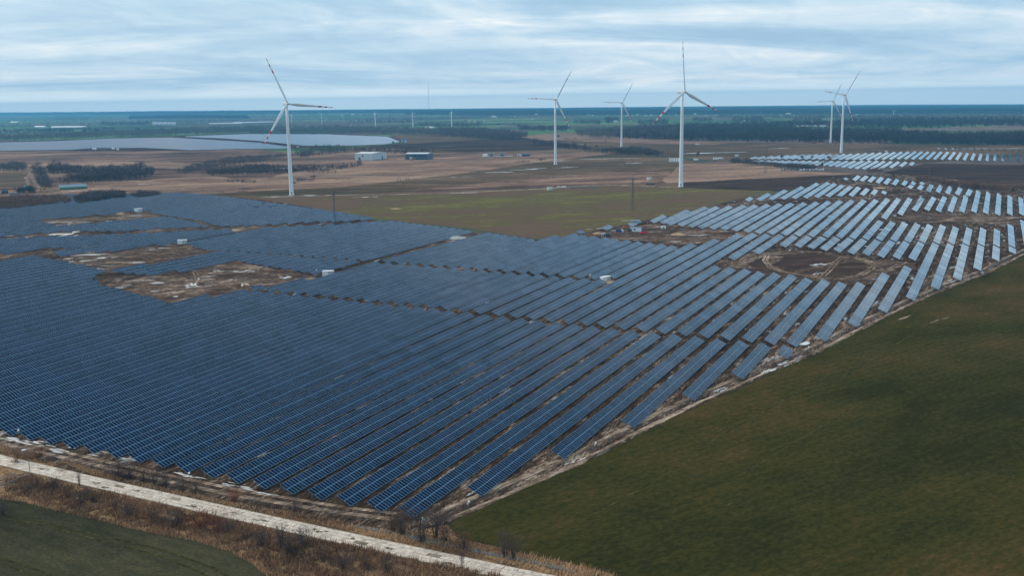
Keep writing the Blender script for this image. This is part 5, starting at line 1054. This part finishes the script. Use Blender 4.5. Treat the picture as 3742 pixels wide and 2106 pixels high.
# ================================================================== woods, trees, shrubs, dry grass
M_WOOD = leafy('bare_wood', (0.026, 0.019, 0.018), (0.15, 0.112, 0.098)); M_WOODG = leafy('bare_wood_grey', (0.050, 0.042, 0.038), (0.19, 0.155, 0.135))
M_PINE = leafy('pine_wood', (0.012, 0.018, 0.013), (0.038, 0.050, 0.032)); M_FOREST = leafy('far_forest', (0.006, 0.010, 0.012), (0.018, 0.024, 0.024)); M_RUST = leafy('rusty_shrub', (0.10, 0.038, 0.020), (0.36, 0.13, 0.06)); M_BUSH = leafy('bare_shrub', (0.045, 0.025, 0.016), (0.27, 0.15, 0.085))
M_REED = leafy('dry_reed', (0.22, 0.115, 0.060), (0.66, 0.42, 0.23)); M_GRASS = leafy('low_grass', (0.05, 0.05, 0.018), (0.20, 0.165, 0.07))
M_BARK = plain('bark', (0.075, 0.050, 0.036), .9, 0, .2); M_WOODD = leafy('dark_wood', (0.016, 0.013, 0.015), (0.075, 0.060, 0.056))
def twig_tree(seed, n=40, kind='bare'):
    """unit tree: height 1, thin upright twig faces through the crown's volume; returns V, F(tri), tint"""
    r = np.random.default_rng(seed); V = []; F = []; T = []
    def tri(a, b, c, t): k = len(V); V.extend([a, b, c]); F.append((k, k + 1, k + 2)); T.append(t)
    for k in range(3):
        a = k * 2.1; tri((math.cos(a)*.016, math.sin(a)*.016, 0), (math.cos(a+2.1)*.016, math.sin(a+2.1)*.016, 0), (r.normal(0, .01), r.normal(0, .01), .75), .15)
    lob = [(r.normal(0, .10), r.normal(0, .10), r.uniform(.45, .78), r.uniform(.13, .22)) for _ in range(5)]
    for k in range(n):
        if kind == 'pine':
            z = r.uniform(.12, 1.0); rad_ = .17 * (1.03 - z) ** .8; a = r.uniform(0, 6.28); q = rad_ * math.sqrt(r.random()); p = np.array([math.cos(a)*q, math.sin(a)*q, z]); d = np.array([math.cos(a), math.sin(a), -.5]) * .09; w = .05
        else:
            l = lob[k % 5]; u = r.normal(0, 1, 3); u /= np.linalg.norm(u); p = np.array(l[:3]) + u * l[3] * r.random() ** .4; p[2] = max(.1, min(1, p[2])); d = np.array([u[0] * .5, u[1] * .5, r.uniform(.5, 1.2)]); d = d / np.linalg.norm(d) * r.uniform(.07, .16); w = r.uniform(.012, .03)
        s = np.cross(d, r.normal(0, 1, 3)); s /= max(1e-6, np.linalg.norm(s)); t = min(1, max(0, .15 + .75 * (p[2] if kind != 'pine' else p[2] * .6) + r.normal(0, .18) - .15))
        tri(tuple(p - s * w), tuple(p + s * w), tuple(p + d), t)
    return np.array(V), np.array(F), np.array(T)
TREES = {k: [twig_tree(i * 3 + len(k), 44 if k == 'bare' else 36, k) for i in range(6)] for k in ('bare', 'pine')}
def wood(name, poly, n_, hmin, hmax, label, kind='bare', mat=None, kind2=0.0, px=True, kindtag='stuff', edge_dense=None, wid=1.0):
    n = int(n_ * (1.5 if name != 'treeline' else 1.0)); r = np.random.default_rng(len(label) * 13 + n); xs = [p[0] for p in poly]; ys = [p[1] for p in poly]; Vs = []; Fs = []; Ts = []; off = 0; c = 0; tries = 0
    while c < n and tries < n * 40:
        tries += 1; x, y = r.uniform(min(xs), max(xs)), r.uniform(min(ys), max(ys))
        if not inpoly(np.array([x]), np.array([y]), poly)[0]: continue
        g = G(x, y); lf = .5 + .5 * math.sin(g[0] * .021 + g[1] * .013 + 3 * math.sin(g[1] * .017)); h = (hmin + (hmax - hmin) * (.55 * lf + .45 * r.random())) * r.choice([.45, .7, .9, 1.0, 1.1]); x += r.normal(0, 4); y += r.normal(0, 1.2); g = G(x, y); k = 'pine' if (kind == 'pine' or r.random() < kind2) else 'bare'; V, F, T = TREES[k][r.integers(6)]
        a = r.uniform(0, 6.28); ca, sa = math.cos(a), math.sin(a); w = h * r.uniform(.9, 1.4) * wid
        Q = np.c_[(V[:, 0] * ca - V[:, 1] * sa) * w + g[0], (V[:, 0] * sa + V[:, 1] * ca) * w + g[1], V[:, 2] * h + land(g[0], g[1])]
        Vs.append(Q); Fs.append(F + off); Ts.append(T * r.uniform(.6, 1.2)); off += len(V); c += 1
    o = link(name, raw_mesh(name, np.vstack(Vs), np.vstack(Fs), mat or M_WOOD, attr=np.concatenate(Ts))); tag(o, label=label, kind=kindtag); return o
# far-off woods that read as one mass
wood('woodland', [(2480, 470), (2560, 465), (2700, 462), (2800, 467), (2860, 478), (3000, 485), (3150, 487), (3280, 492), (3360, 505), (3480, 515), (3742, 505), (3860, 500), (3860, 535), (3500, 529), (3100, 523), (2600, 517), (2380, 512), (2250, 505), (2220, 490), (2330, 482)], 4200, 13, 20, 'dark winter woodland across the right half of the plain', mat=M_WOODD, kind2=.25)
wood('woodland', [(2700, 462), (3280, 440), (3742, 440), (3860, 440), (3860, 462), (3600, 463), (3400, 470), (3250, 470), (3000, 468), (2850, 466)], 2000, 12, 18, 'second band of bluish woodland at the far right', mat=M_WOODD, kind2=.3)
wood('woodland', [(2095, 494), (2170, 482), (2330, 474), (2480, 470), (2480, 512), (2300, 507), (2170, 506), (2120, 500)], 900, 14, 19, 'grey brown alder wood left of the tallest turbine', mat=M_WOODG)
wood('woodland', [(-60, 505), (200, 496), (420, 488), (700, 475), (1000, 470), (1250, 468), (1560, 478), (1760, 484), (1880, 500), (1930, 508), (1850, 514), (1720, 506), (1600, 498), (1400, 494), (1250, 490), (900, 489), (640, 498), (400, 506), (200, 512), (-60, 521)], 3600, 12, 17, 'long grey band of trees behind the pale solar sheets', mat=M_WOODG)
wood('woodland', [(1600, 478), (1760, 480), (1880, 494), (1930, 506), (1840, 512), (1720, 505), (1610, 498)], 700, 13, 18, 'darker end of the tree band left of the third turbine', mat=M_WOOD)
wood('grove', [(172, 617), (200, 606), (300, 622), (520, 612), (565, 628), (555, 648), (440, 662), (330, 670), (215, 672), (330, 648), (250, 640), (180, 640)], 800, 6, 11, 'dark bare grove in the left meadow', mat=M_WOOD, wid=1.3)
wood('grove', [(640, 627), (760, 596), (900, 575), (1040, 565), (1060, 572), (980, 590), (860, 606), (760, 622), (660, 637)], 560, 3.5, 8, 'long dark wedge of shrubs in the meadow left of the turbine', mat=M_WOOD, wid=1.4)
wood('grove', [(760, 632), (960, 608), (1060, 622), (1200, 610), (1330, 600), (1330, 608), (1200, 626), (1240, 634), (1100, 632), (920, 640), (770, 642)], 640, 3, 8, 'dark scrub and conifers around the small ponds', mat=M_WOOD, kind2=.35, wid=1.3)
wood('grove', [(1080, 556), (1180, 540), (1340, 546), (1560, 548), (1600, 560), (1480, 566), (1430, 560), (1290, 556), (1170, 566), (1090, 580)], 420, 5, 10, 'scrub and young conifers around the two halls', mat=M_WOOD, kind2=.4, wid=1.3)
wood('scrub', [(-40, 735), (60, 728), (240, 735), (265, 745), (210, 752), (90, 766), (-40, 776)], 620, 4, 8, 'rust tinged scrub at the left edge of the top solar block', mat=M_BUSH, wid=1.3)
wood('scrub', [(275, 735), (340, 718), (450, 715), (460, 728), (380, 738), (285, 752)], 330, 4, 8, 'dark scrub belt beside the top solar block', mat=M_WOOD, wid=1.6)
wood('scrub', [(470, 722), (520, 712), (590, 714), (585, 720), (500, 730)], 140, 3, 6, 'low dark scrub right of the scrub belt', mat=M_WOOD, wid=1.7)
wood('scrub', [(-40, 612), (95, 608), (95, 628), (-40, 626)], 200, 7, 11, 'bare trees at the far left of the meadow', mat=M_WOODG, wid=1.3)
wood('scrub', [(118, 612), (152, 606), (190, 690), (150, 690), (128, 655)], 170, 5, 9, 'scrub strip along the dirt track at left', mat=M_WOOD, wid=1.4)
wood('scrub', [(55, 700), (125, 692), (128, 708), (60, 708)], 50, 3, 6, 'dark conifer garden behind the farmstead', 'pine', M_PINE, wid=1.6)
wood('scrub', [(1945, 520), (2050, 532), (2200, 556), (2330, 556), (2400, 566), (2420, 574), (2300, 566), (2200, 560), (2050, 542), (1950, 528)], 420, 7, 12, 'dark hedge line running right towards the switchyard', mat=M_WOOD, wid=1.4)
wood('scrub', [(2660, 590), (2740, 592), (2780, 598), (2900, 610), (2990, 618), (2960, 624), (2850, 614), (2740, 603), (2670, 598)], 260, 4, 7, 'dark thicket in front of the far solar rows', mat=M_WOOD, wid=1.7)
wood('scrub', [(3170, 626), (3220, 624), (3220, 632), (3175, 632)], 40, 3, 5, 'small thicket at the corner of the ploughed field', mat=M_BUSH, wid=1.8)
wood('scrub', [(3345, 652), (3400, 656), (3500, 676), (3700, 694), (3742, 706), (3600, 692), (3480, 680), (3350, 660)], 200, 3, 5.5, 'dark low scrub along the hedge track', mat=M_BUSH, wid=1.8)
wood('scrub', [(650, 500), (660, 500), (1070, 534), (1060, 537)], 120, 2, 4, 'thin hedge between the two pale solar sheets', mat=M_WOODG, wid=1.8)
# tree lines and copses of the far plain (many small bands)
vr = np.random.default_rng(11); CP = []
wood('treeline', [(-60, 428), (3800, 396), (3800, 424), (2600, 425), (1700, 436), (800, 452), (-60, 470)], 2600, 9, 16, 'scattered trees and hedges over the far plain', mat=M_WOODG, kind2=.3, wid=1.6)
for a in [(370, 449, 540, 458, 260, 'dark copse left of the grain silos'), (200, 432, 320, 440, 120, 'dark copse on the far plain at left'), (0, 478, 130, 486, 110, 'garden trees around the far left houses'), (130, 478, 265, 485, 150, 'dark trees right of the far left houses'), (300, 470, 420, 484, 90, 'loose trees below the long white tunnel'), (770, 470, 960, 480, 150, 'garden trees around the houses left of the turbine'), (1530, 455, 1760, 465, 200, 'low hedge band near the small tunnels'), (1900, 468, 2075, 478, 220, 'dark trees around the houses right of the third turbine'), (2100, 446, 2190, 455, 90, 'dark copse right of the third turbine'), (2215, 440, 2240, 450, 60, 'square dark copse right of the third turbine'), (2215, 434, 2260, 440, 60, 'dark trees by the farm behind the third turbine'), (2330, 444, 2440, 458, 120, 'loose trees left of the tallest turbine'), (2530, 436, 2600, 446, 90, 'dark trees right of the tallest turbine'), (2680, 432, 2790, 448, 160, 'dark copse between the tallest turbine and right pair'), (2900, 436, 3000, 445, 100, 'dark hedge behind the right pair'), (3050, 424, 3742, 438, 900, 'bluish wood band with houses at the far right'), (2620, 425, 3050, 432, 300, 'hedges in the green fields at right'), (1270, 440, 1500, 452, 120, 'loose hedges around the small turbines'), (2600, 470, 2690, 480, 80, 'brownish copse at the wood edge')]:
    x0, y0, x1, y1, n, lab = a; wood('copse', [(x0, y0), (x1, y0 - (x1 - x0) * .01), (x1, y1), (x0, y1)], n, 8, 14, lab, mat=M_WOOD, kind2=.4, wid=1.7)
# the forest under the horizon: a closed canopy with a ragged top
def canopy(name, poly_far, poly_near, hh, label, nx=260, ny=14, mat=None):
    r = np.random.default_rng(nx + ny); A = [G(*p) for p in poly_near]; B = [G(*p) for p in poly_far]; A = np.array([np.r_[a[:2], land(*a[:2])] for a in A]); B = np.array([np.r_[b[:2], land(*b[:2])] for b in B])
    def along(P, n): s = np.r_[0, np.cumsum(np.linalg.norm(np.diff(P[:, :2], axis=0), axis=1))]; t = np.linspace(0, s[-1], n); return np.c_[[np.interp(t, s, P[:, k]) for k in range(3)]].T
    A = along(A, nx); B = along(B, nx); rows = [A.copy()]; lo = r.normal(0, 1, nx); lo = np.convolve(lo, np.ones(9) / 3, 'same')
    for j in range(ny):
        t = (j / (ny - 1)) ** 1.6; P = A + (B - A) * t; P[:, 2] += hh * (1 + .05 * r.normal(0, 1, nx) + .05 * np.roll(lo, j * 5)); P[:, :2] += r.normal(0, 3, (nx, 2)); rows.append(P)
    V = np.vstack(rows); n = ny + 1; ii = np.array([(j*nx+k, j*nx+k+1, (j+1)*nx+k+1, (j+1)*nx+k) for j in range(n - 1) for k in range(nx - 1)])
    o = link(name, raw_mesh(name, V, ii, mat or M_FOREST, attr=np.clip(r.random(len(ii)), 0, 1))); tag(o, label=label, kind='stuff')
canopy('forest', [(1500, 409), (1700, 407), (2200, 403), (2700, 400), (3100, 397), (3500, 395), (3900, 393)], [(1480, 418), (1700, 421), (2000, 421), (2200, 420), (2700, 417), (3100, 417), (3500, 414), (3900, 416)], 22, 'blue pine forest along the horizon at right')
canopy('forest', [(-100, 416), (400, 413), (900, 410), (1500, 406)], [(-100, 422), (400, 419), (900, 417), (1500, 413)], 22, 'low blue forest along the horizon at left')
canopy('forest', [(2100, 402), (2700, 397), (3200, 394), (3900, 390)], [(2050, 406), (2700, 402), (3200, 399), (3900, 397)], 24, 'wooded ridge behind the pine forest', ny=8)
canopy('forest', [(480, 428), (700, 426), (900, 428)], [(470, 433), (700, 432), (910, 433)], 16, 'dark blue wood patch on the far plain', nx=90, ny=8)
# ---- single trees and shrubs
def shrub_proto(seed, n, spread, kind):
    r = np.random.default_rng(seed); V = []; F = []; T = []
    stems = [(r.normal(0, spread * .22), r.normal(0, spread * .22), r.uniform(.7, 1.0)) for _ in range(10)]
    for k in range(n):
        sx, sy, h = stems[k % 10]; z = h * r.random() ** .7; fl = spread * (.25 + .75 * z); a = r.uniform(0, 6.28); q = math.sqrt(r.random()) * fl * .55
        p = np.array([sx + math.cos(a) * q, sy + math.sin(a) * q, z * .95]); d = np.array([math.cos(a) * .4 + r.normal(0, .2), math.sin(a) * .4 + r.normal(0, .2), r.uniform(.5, 1.0)]); d *= r.uniform(.06, .16); s = np.cross(d, r.normal(0, 1, 3)); s /= np.linalg.norm(s); w = r.uniform(.004, .011)
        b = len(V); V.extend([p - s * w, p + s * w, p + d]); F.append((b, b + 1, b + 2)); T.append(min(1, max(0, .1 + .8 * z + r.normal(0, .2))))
    return np.array(V), np.array(F), np.array(T)
def stems_mb(seed, spread, tall=False):
    r = np.random.default_rng(seed); mb = MB()
    for k in range(9 if not tall else 4):
        a = r.uniform(0, 6.28); q = spread * r.uniform(.1, .4); b = np.array([math.cos(a) * q * .3, math.sin(a) * q * .3, 0]); m_ = np.array([math.cos(a) * q * .7, math.sin(a) * q * .7, .45]); e = np.array([math.cos(a) * q * 1.1, math.sin(a) * q * 1.1, r.uniform(.75, .98)])
        mb.bar(b, m_, .022, n=4, w2=.014); mb.bar(m_, e, .014, n=3, w2=.005)
        for j in range(3): t = r.uniform(.2, .9); p = m_ + (e - m_) * t; mb.bar(p, p + np.array([r.normal(0, .1), r.normal(0, .1), r.uniform(.08, .2)]), .007, n=3, w2=.003)
    return mb
PROTO = []
for k, (mt, n, sp_) in enumerate([(M_BUSH, 900, .9), (M_BUSH, 700, .7), (M_WOOD, 900, .95), (M_RUST, 1000, 1.1), (M_WOOD, 520, .6)]):
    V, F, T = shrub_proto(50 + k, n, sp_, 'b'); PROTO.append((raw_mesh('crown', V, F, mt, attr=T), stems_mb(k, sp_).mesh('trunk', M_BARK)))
def shrub(base, hm, wide, p, label, cat='shrub', name='shrub', group='bare shrubs along the road and ditch'):
    g = G(*base); r = empty(name, (g[0], g[1], land(g[0], g[1]) + .15), vr.uniform(0, 6.28)); tag(r, label, cat, group)
    for me, nm in zip(PROTO[p], ('crown', 'trunk')): o = link(nm, me, r); o.scale = (hm * wide, hm * wide, hm)
for a in [((1475, 1960), 7.0, .8, 2, 'big dark bare thicket at the corner of the farm, left stem group'), ((1540, 1985), 7.5, .75, 2, 'big dark bare thicket at the corner of the farm beside the ditch water'), ((1592, 1972), 8.0, .6, 4, 'tallest bare thicket at the corner touching the green field'), ((1630, 1985), 6.5, .7, 2, 'dark bare thicket right of the corner thicket'), ((1440, 1945), 5.0, 1.0, 0, 'low brown thicket left of the corner thicket'), ((1700, 2010), 4.0, 1.1, 0, 'low brown shrub on the ditch bank right of the corner'), ((1845, 2040), 6.0, .8, 4, 'round grey bare shrub beside the ditch at the field edge'), ((1880, 2046), 5.0, .8, 2, 'second grey bare shrub right of the round one'),
 ((430, 1745), 4.0, 1.2, 2, 'dark shrub on the verge below the front mud track, left end'), ((470, 1752), 4.2, 1.3, 2, 'dark shrub on the verge in the middle of the dark clump'), ((520, 1762), 4.2, 1.1, 0, 'brown shrub at the right of the dark clump on the verge'), ((565, 1770), 3.6, 1.0, 2, 'dark shrub with green tinge right of the dark clump'), ((606, 1785), 4.5, .7, 4, 'upright bare shrub on the verge above the road'), ((668, 1800), 3.4, 1.0, 4, 'grey shrub on the verge right of the upright shrub'), ((720, 1795), 2.8, 1.2, 0, 'low brown shrub behind the reddish verge'), ((860, 1835), 3.0, 1.1, 3, 'reddish shrub on the verge at the reddish stretch'), ((1078, 1880), 4.0, .5, 4, 'dark upright stem clump between mud track and verge'),
 ((290, 1778), 3.6, .45, 4, 'small bare sapling at the lower road edge'), ((194, 1795), 3.4, 1.3, 2, 'dark round bush with a white flower speck below the road'), ((130, 1790), 3.2, 1.3, 0, 'brown bush right of the wooden rail'), ((100, 1812), 3.0, 1.3, 2, 'dark bush at the lower left bank'), ((250, 1822), 3.4, 1.3, 0, 'brown bush on the bank under the dark round bush'), ((300, 1848), 3.6, 1.2, 2, 'dark bush halfway down the bank'), ((340, 1838), 3.2, 1.2, 0, 'brown bush on the bank beside the dark one'), ((420, 1868), 3.4, 1.3, 0, 'brown bush on the bank under the road bend'), ((470, 1892), 3.4, 1.3, 2, 'dark bush low on the bank'), ((560, 1905), 3.4, 1.3, 0, 'brown bush on the bank left of the rusty shrub'), ((640, 1928), 3.6, 1.2, 2, 'dark bush left of the rusty shrub'), ((745, 1935), 4.6, 1.3, 3, 'large rusty red shrub on the bank below the road'), ((790, 1950), 3.8, 1.2, 3, 'smaller rusty shrub beside the large red one'), ((840, 1955), 3.6, 1.3, 2, 'dark bush right of the rusty shrubs'), ((900, 1975), 3.6, 1.2, 0, 'brown bush on the bank above the field tip'), ((960, 2000), 3.8, 1.3, 2, 'dark bush above the tip of the sown field'), ((1030, 2010), 5.5, .9, 4, 'tall grey bare shrub at the bottom of the bank'), ((1070, 2035), 5.0, 1.0, 2, 'dark bare shrub beside the tall grey one'), ((1115, 2000), 4.2, 1.2, 2, 'dark bush at the patched road edge'), ((1180, 2060), 4.0, 1.2, 0, 'brown bush at the bottom right of the bank'), ((1260, 2085), 3.6, 1.3, 2, 'dark bush near the bottom edge below the road'), ((1340, 2085), 3.4, 1.2, 0, 'brown bush near the bottom edge, left of the bare stalk'), ((1420, 2098), 3.4, 1.2, 2, 'dark bush at the bottom edge near the road'), ((1690, 2085), 4.2, .4, 4, 'thin bare sapling standing at the road edge near the bottom'), ((15, 1885), 3.0, 1.3, 2, 'dark bush standing in the sown field at left edge'), ((60, 1690), 3.0, 1.2, 0, 'brown bush left of the lamp post across the road'), ((140, 1680), 3.2, 1.3, 3, 'rust brown bush behind the lamp post head')]: shrub(*a)
def tree(base, top_y, wide, label, kind='bare', mat=None):
    g, h = heights(base, top_y); V, F, T = twig_tree(abs(int(base[0] * 7)) % 997, 260, kind); V = V * np.array([h * wide, h * wide, h]); r = empty('bare_tree' if kind == 'bare' else 'pine_tree', g); tag(r, label, 'tree', 'single trees on the plain')
    link('crown', raw_mesh('crown', V, F, mat or (M_WOOD if kind == 'bare' else M_PINE), attr=T), r); mb = MB(); mb.bar((0, 0, -.2), (0, 0, h * .6), h * .035, n=6, w2=h * .015)
    for k in range(5): a = k * 1.3; mb.bar((0, 0, h * (.25 + .06 * k)), (math.cos(a) * h * wide * .2, math.sin(a) * h * wide * .2, h * (.55 + .06 * k)), h * .014, n=3, w2=h * .005)
    mb.build('trunk', M_BARK, r)
for b, t, w, l in [((596, 485), 464, 1.4, 'round bare tree below the grain silos'), ((646, 485), 464, 1.4, 'second round bare tree below the grain silos'), ((355, 487), 468, 1.6, 'grey bare tree in the far left field'), ((310, 487), 470, 1.7, 'broad grey tree in the far left field'), ((505, 482), 464, 1.4, 'grey tree left of the two round ones'), ((1437, 532), 514, .9, 'slim bare tree at the tip of the pale solar sheet'), ((2041, 507), 491, 1.4, 'round bare tree right of the third turbine tower'), ((2549, 577), 552, 1.1, 'bare round tree beside the pale pond by the tallest turbine'), ((2856, 585), 562, 1.0, 'reddish bare tree in the far solar rows, leftmost'), ((2930, 586), 566, 1.3, 'reddish bare tree in the far solar rows, second'), ((2968, 586), 567, 1.0, 'bare tree in the far solar rows, third'), ((3030, 590), 568, 1.2, 'bare tree in the far solar rows, fourth'), ((3004, 617), 592, 1.0, 'rusty round tree above the wrapped panels'), ((2139, 536), 523, 1.2, 'rusty tree in the dark hedge line'), ((2180, 545), 526, 1.0, 'dark upright tree in the hedge line'), ((1820, 459), 449, 1.6, 'small round tree on the green field left of the third turbine'), ((1880, 458), 448, 1.7, 'broad small tree on the green field near the third turbine'), ((1925, 470), 452, 1.4, 'grey tree by the houses left of the third turbine'), ((1895, 466), 452, 1.3, 'dark tree by the houses left of the third turbine')]: tree(b, t, w, l)
for b, t, w, l in [((3265, 646), 634, 1.2, 'dark round conifer at the corner of the hedge track'), ((388, 735), 712, 1.6, 'dark conifer in the scrub belt by the top solar block'), ((3566, 682), 666, 1.2, 'small dark conifer on the hedge track at right'), ((3702, 700), 684, 1.3, 'dark conifer at the right end of the hedge track'), ((1165, 548), 537, 1.1, 'dark conifer right of the left turbine'), ((3640, 690), 676, 1.4, 'dark shrubby conifer between the hedge track and ploughed soil')]: tree(b, t, w, l, 'pine')
for k, (x, y, w, h, lab) in enumerate([(855, 665, 36, 3.2, 'low dark thicket left of the left turbine'), (912, 668, 28, 3.2, 'low dark thicket nearer the left turbine'), (892, 693, 18, 2.6, 'small dark thicket below the thin poles'), (1115, 662, 34, 4.2, 'dark thicket just right of the left turbine'), (1075, 672, 14, 3, 'small thicket at the left turbine tower'), (1150, 650, 14, 3.4, 'outer end of the thicket right of the turbine'), (680, 704, 10, 2, 'single low bush in the reed meadow'), (805, 704, 12, 2, 'single low bush in the reed meadow near the turbine'), (1985, 587, 22, 4, 'black thicket left of the third turbine foot'), (1905, 594, 28, 3.4, 'dark thicket strip left of the third turbine'), (1240, 657, 14, 1.6, 'low bush pair in the pale meadow'), (1275, 655, 10, 1.6, 'second low bush in the pale meadow'), (3062, 526, 60, 3, 'dark bush line at the farther right turbine'), (2960, 527, 24, 3, 'dark bush left of the right turbine pair'), (3105, 543, 10, 2.4, 'single dark bush right of the right pair'), (2080, 509, 24, 4, 'dark thicket in the tan gap'), (3195, 557, 40, 3, 'dark scrub behind the far rows'), (2205, 614, 8, 2, 'small bush by the hedge pylons')]):
    g = G(x, y); s = pxm(g); r = np.random.default_rng(k); o = empty('thicket', (g[0], g[1], land(g[0], g[1]))); tag(o, lab, 'thicket', 'low thickets in the meadows')
    Vs = []; Fs = []; Ts = []; off = 0
    for q in range(max(5, int(w * .9))):
        V, F, T = TREES['bare'][r.integers(6)]; hh = h * r.uniform(.6, 1.25); px_ = r.uniform(-w, w) / s; py_ = r.normal(0, 3.0); Q = V * np.array([hh * 2.0, hh * 2.0, hh]) + np.array([px_, py_ + px_ * .1, 0]); Q[:, 2] -= hh * .12; Vs.append(Q); Fs.append(F + off); Ts.append(T); off += len(V)
    link('crown', raw_mesh('crown', np.vstack(Vs), np.vstack(Fs), M_WOOD, attr=np.concatenate(Ts)), o)
# ---- dry grass and reeds on the verges
def tufts(name, polys, dens, hmin, hmax, mat, label, w=.10, avoid=None, lean=.35, seed=1, clump=0.0):
    r = np.random.default_rng(seed); P = []
    for poly in polys:
        Q = [tuple(G(*p)[:2]) for p in poly]; xs = [q[0] for q in Q]; ys = [q[1] for q in Q]; A = abs(sum(Q[i][0]*Q[(i+1) % len(Q)][1] - Q[(i+1) % len(Q)][0]*Q[i][1] for i in range(len(Q)))) / 2
        n = int(A * dens * (max(xs) - min(xs)) * (max(ys) - min(ys)) / A); x = r.uniform(min(xs), max(xs), n); y = r.uniform(min(ys), max(ys), n); ok = inpoly(x, y, Q)
        if clump: f = np.sin(x * .9 + np.sin(y * .7) * 2) + np.sin(y * 1.1 + np.sin(x * .5) * 2) + r.normal(0, .7, n); ok &= f > clump
        P.append(np.c_[x[ok], y[ok]])
    P = np.vstack(P); n = len(P); h = r.uniform(hmin, hmax, n) * (1 + .35 * np.sin(P[:, 0] * .35) * np.sin(P[:, 1] * .28)); a = r.uniform(0, 6.28, n); V = np.zeros((n, 3, 3)); ww = w * r.uniform(.6, 1.6, n)
    V[:, 0] = np.c_[P[:, 0] - np.cos(a) * ww, P[:, 1] - np.sin(a) * ww, np.full(n, .05)]; V[:, 1] = np.c_[P[:, 0] + np.cos(a) * ww, P[:, 1] + np.sin(a) * ww, np.full(n, .05)]; l = r.normal(0, lean, (n, 2)) * h[:, None] + np.array([.25, .1]) * h[:, None]; V[:, 2] = np.c_[P + l, h]
    T = np.clip(.5 + .25 * np.sin(P[:, 0] * .21 + 1) + .25 * np.sin(P[:, 1] * .33) + r.normal(0, .22, n), 0, 1)
    o = link(name, raw_mesh(name, V.reshape(-1, 3), np.arange(n * 3).reshape(-1, 3), mat, attr=T)); tag(o, label=label, kind='stuff'); print(name, n)
up_v = [[(-200, 1570), (0, 1632), (100, 1655), (190, 1690), (215, 1712), (104, 1682), (0, 1655), (-200, 1612)], [(215, 1690), (320, 1712), (400, 1742), (627, 1793), (830, 1838), (1000, 1868), (1200, 1903), (1420, 1945), (1480, 1965), (1600, 1998), (1800, 2042), (1990, 2080), (2200, 2125), (2200, 2140), (1989, 2100), (1807, 2056), (1606, 2021), (1404, 1975), (1202, 1933), (1000, 1891), (836, 1855), (627, 1809), (440, 1767), (334, 1742)]]
tufts('dry_grass', up_v, 26, .25, .85, M_REED, 'dry tawny grass on the verge above the slab road', w=.07, seed=2)
tufts('dry_grass', [[(1420, 1940), (1500, 1948), (1676, 1978), (1807, 2003), (1908, 2030), (2040, 2056), (2161, 2086), (2250, 2106), (2260, 2130), (2100, 2100), (1950, 2068), (1800, 2040), (1600, 1996)]], 16, .4, 1.1, M_REED, 'golden reeds on the far bank of the ditch', w=.07, seed=3)
lo_v = [[(-200, 1790), (20, 1815), (20, 1760), (108, 1745), (125, 1748), (251, 1778), (376, 1807), (543, 1840), (710, 1878), (836, 1907), (1000, 1941), (1076, 1968), (1252, 1993), (1454, 2036), (1656, 2076), (1828, 2112), (1828, 2160), (1100, 2200), (974, 2112), (919, 2066), (836, 2022), (710, 1982), (543, 1953), (376, 1911), (209, 1874), (84, 1840), (0, 1830), (-200, 1820)]]
tufts('bramble', lo_v, 18, .35, 1.5, M_BUSH, 'brown brambles and stalks on the bank below the road', w=.09, seed=4, clump=-.5)
tufts('dry_grass', lo_v, 26, .3, 1.0, M_REED, 'dry grass among the brambles below the road', w=.07, seed=5, clump=.3)
tufts('dry_grass', [[(0, 1812), (84, 1826), (209, 1860), (376, 1897), (543, 1938), (710, 1968), (836, 2006), (930, 2055), (1000, 2106), (974, 2112), (919, 2066), (836, 2021), (710, 1981), (543, 1952), (376, 1910), (209, 1873), (84, 1839), (0, 1829)]], 30, .3, .9, M_REED, 'pale grass fringe between the bank and sown field', w=.07, seed=6)
tufts('green_grass', [[(1260, 1925), (1480, 1972), (1700, 2030), (1900, 2065), (1989, 2092), (1807, 2052), (1404, 1972)], [(190, 1690), (260, 1705), (240, 1715), (205, 1708)]], 12, .1, .35, M_GRASS, 'short greenish grass along the road edge', w=.08, seed=7)
# low wooden rail beside the road corner
r = put('wooden_rail', (60, 1775), 0, 'low weathered wooden rail beside the road corner below the lamp post', 'rail'); g0 = np.array(r.location); hz = -r.rotation_euler[2]
pts = [G(*p)[:2] for p in [(20, 1788), (45, 1777), (70, 1766), (97, 1757), (118, 1748), (132, 1752)]]; pts = [np.array([(p[0]-g0[0])*math.cos(hz) - (p[1]-g0[1])*math.sin(hz), (p[0]-g0[0])*math.sin(hz) + (p[1]-g0[1])*math.cos(hz)]) for p in pts]
for p in pts: mb = MB(); mb.box(p[0]-.09, p[0]+.09, p[1]-.09, p[1]+.09, -.1, 1.05); mb.build('post', WOOD, r)
for a, b in zip(pts[:-1], pts[1:]): mb = MB(); mb.bar((*a, 1.0), (*b, 1.0), .16); mb.bar((*a, .55), (*b, .55), .12); mb.build('rail_bar', WOOD, r)

# ================================================================== air
hz_m = bpy.data.materials.new('haze_air'); hz_m.use_nodes = True; nt = hz_m.node_tree; nt.nodes.clear(); o_ = nt.nodes.new('ShaderNodeOutputMaterial'); pv = nt.nodes.new('ShaderNodeVolumePrincipled')
pv.inputs['Color'].default_value = (0.20, 0.62, 1.0, 1); pv.inputs['Density'].default_value = HAZE; pv.inputs['Anisotropy'].default_value = 0.0; nt.links.new(pv.outputs[0], o_.inputs['Volume'])
mb = MB(); mb.box(-26000, 26000, -4000, 15800, -260, 166); hb = mb.build('haze', hz_m); tag(hb, kind='stuff', label='pale blue haze over the far plain')
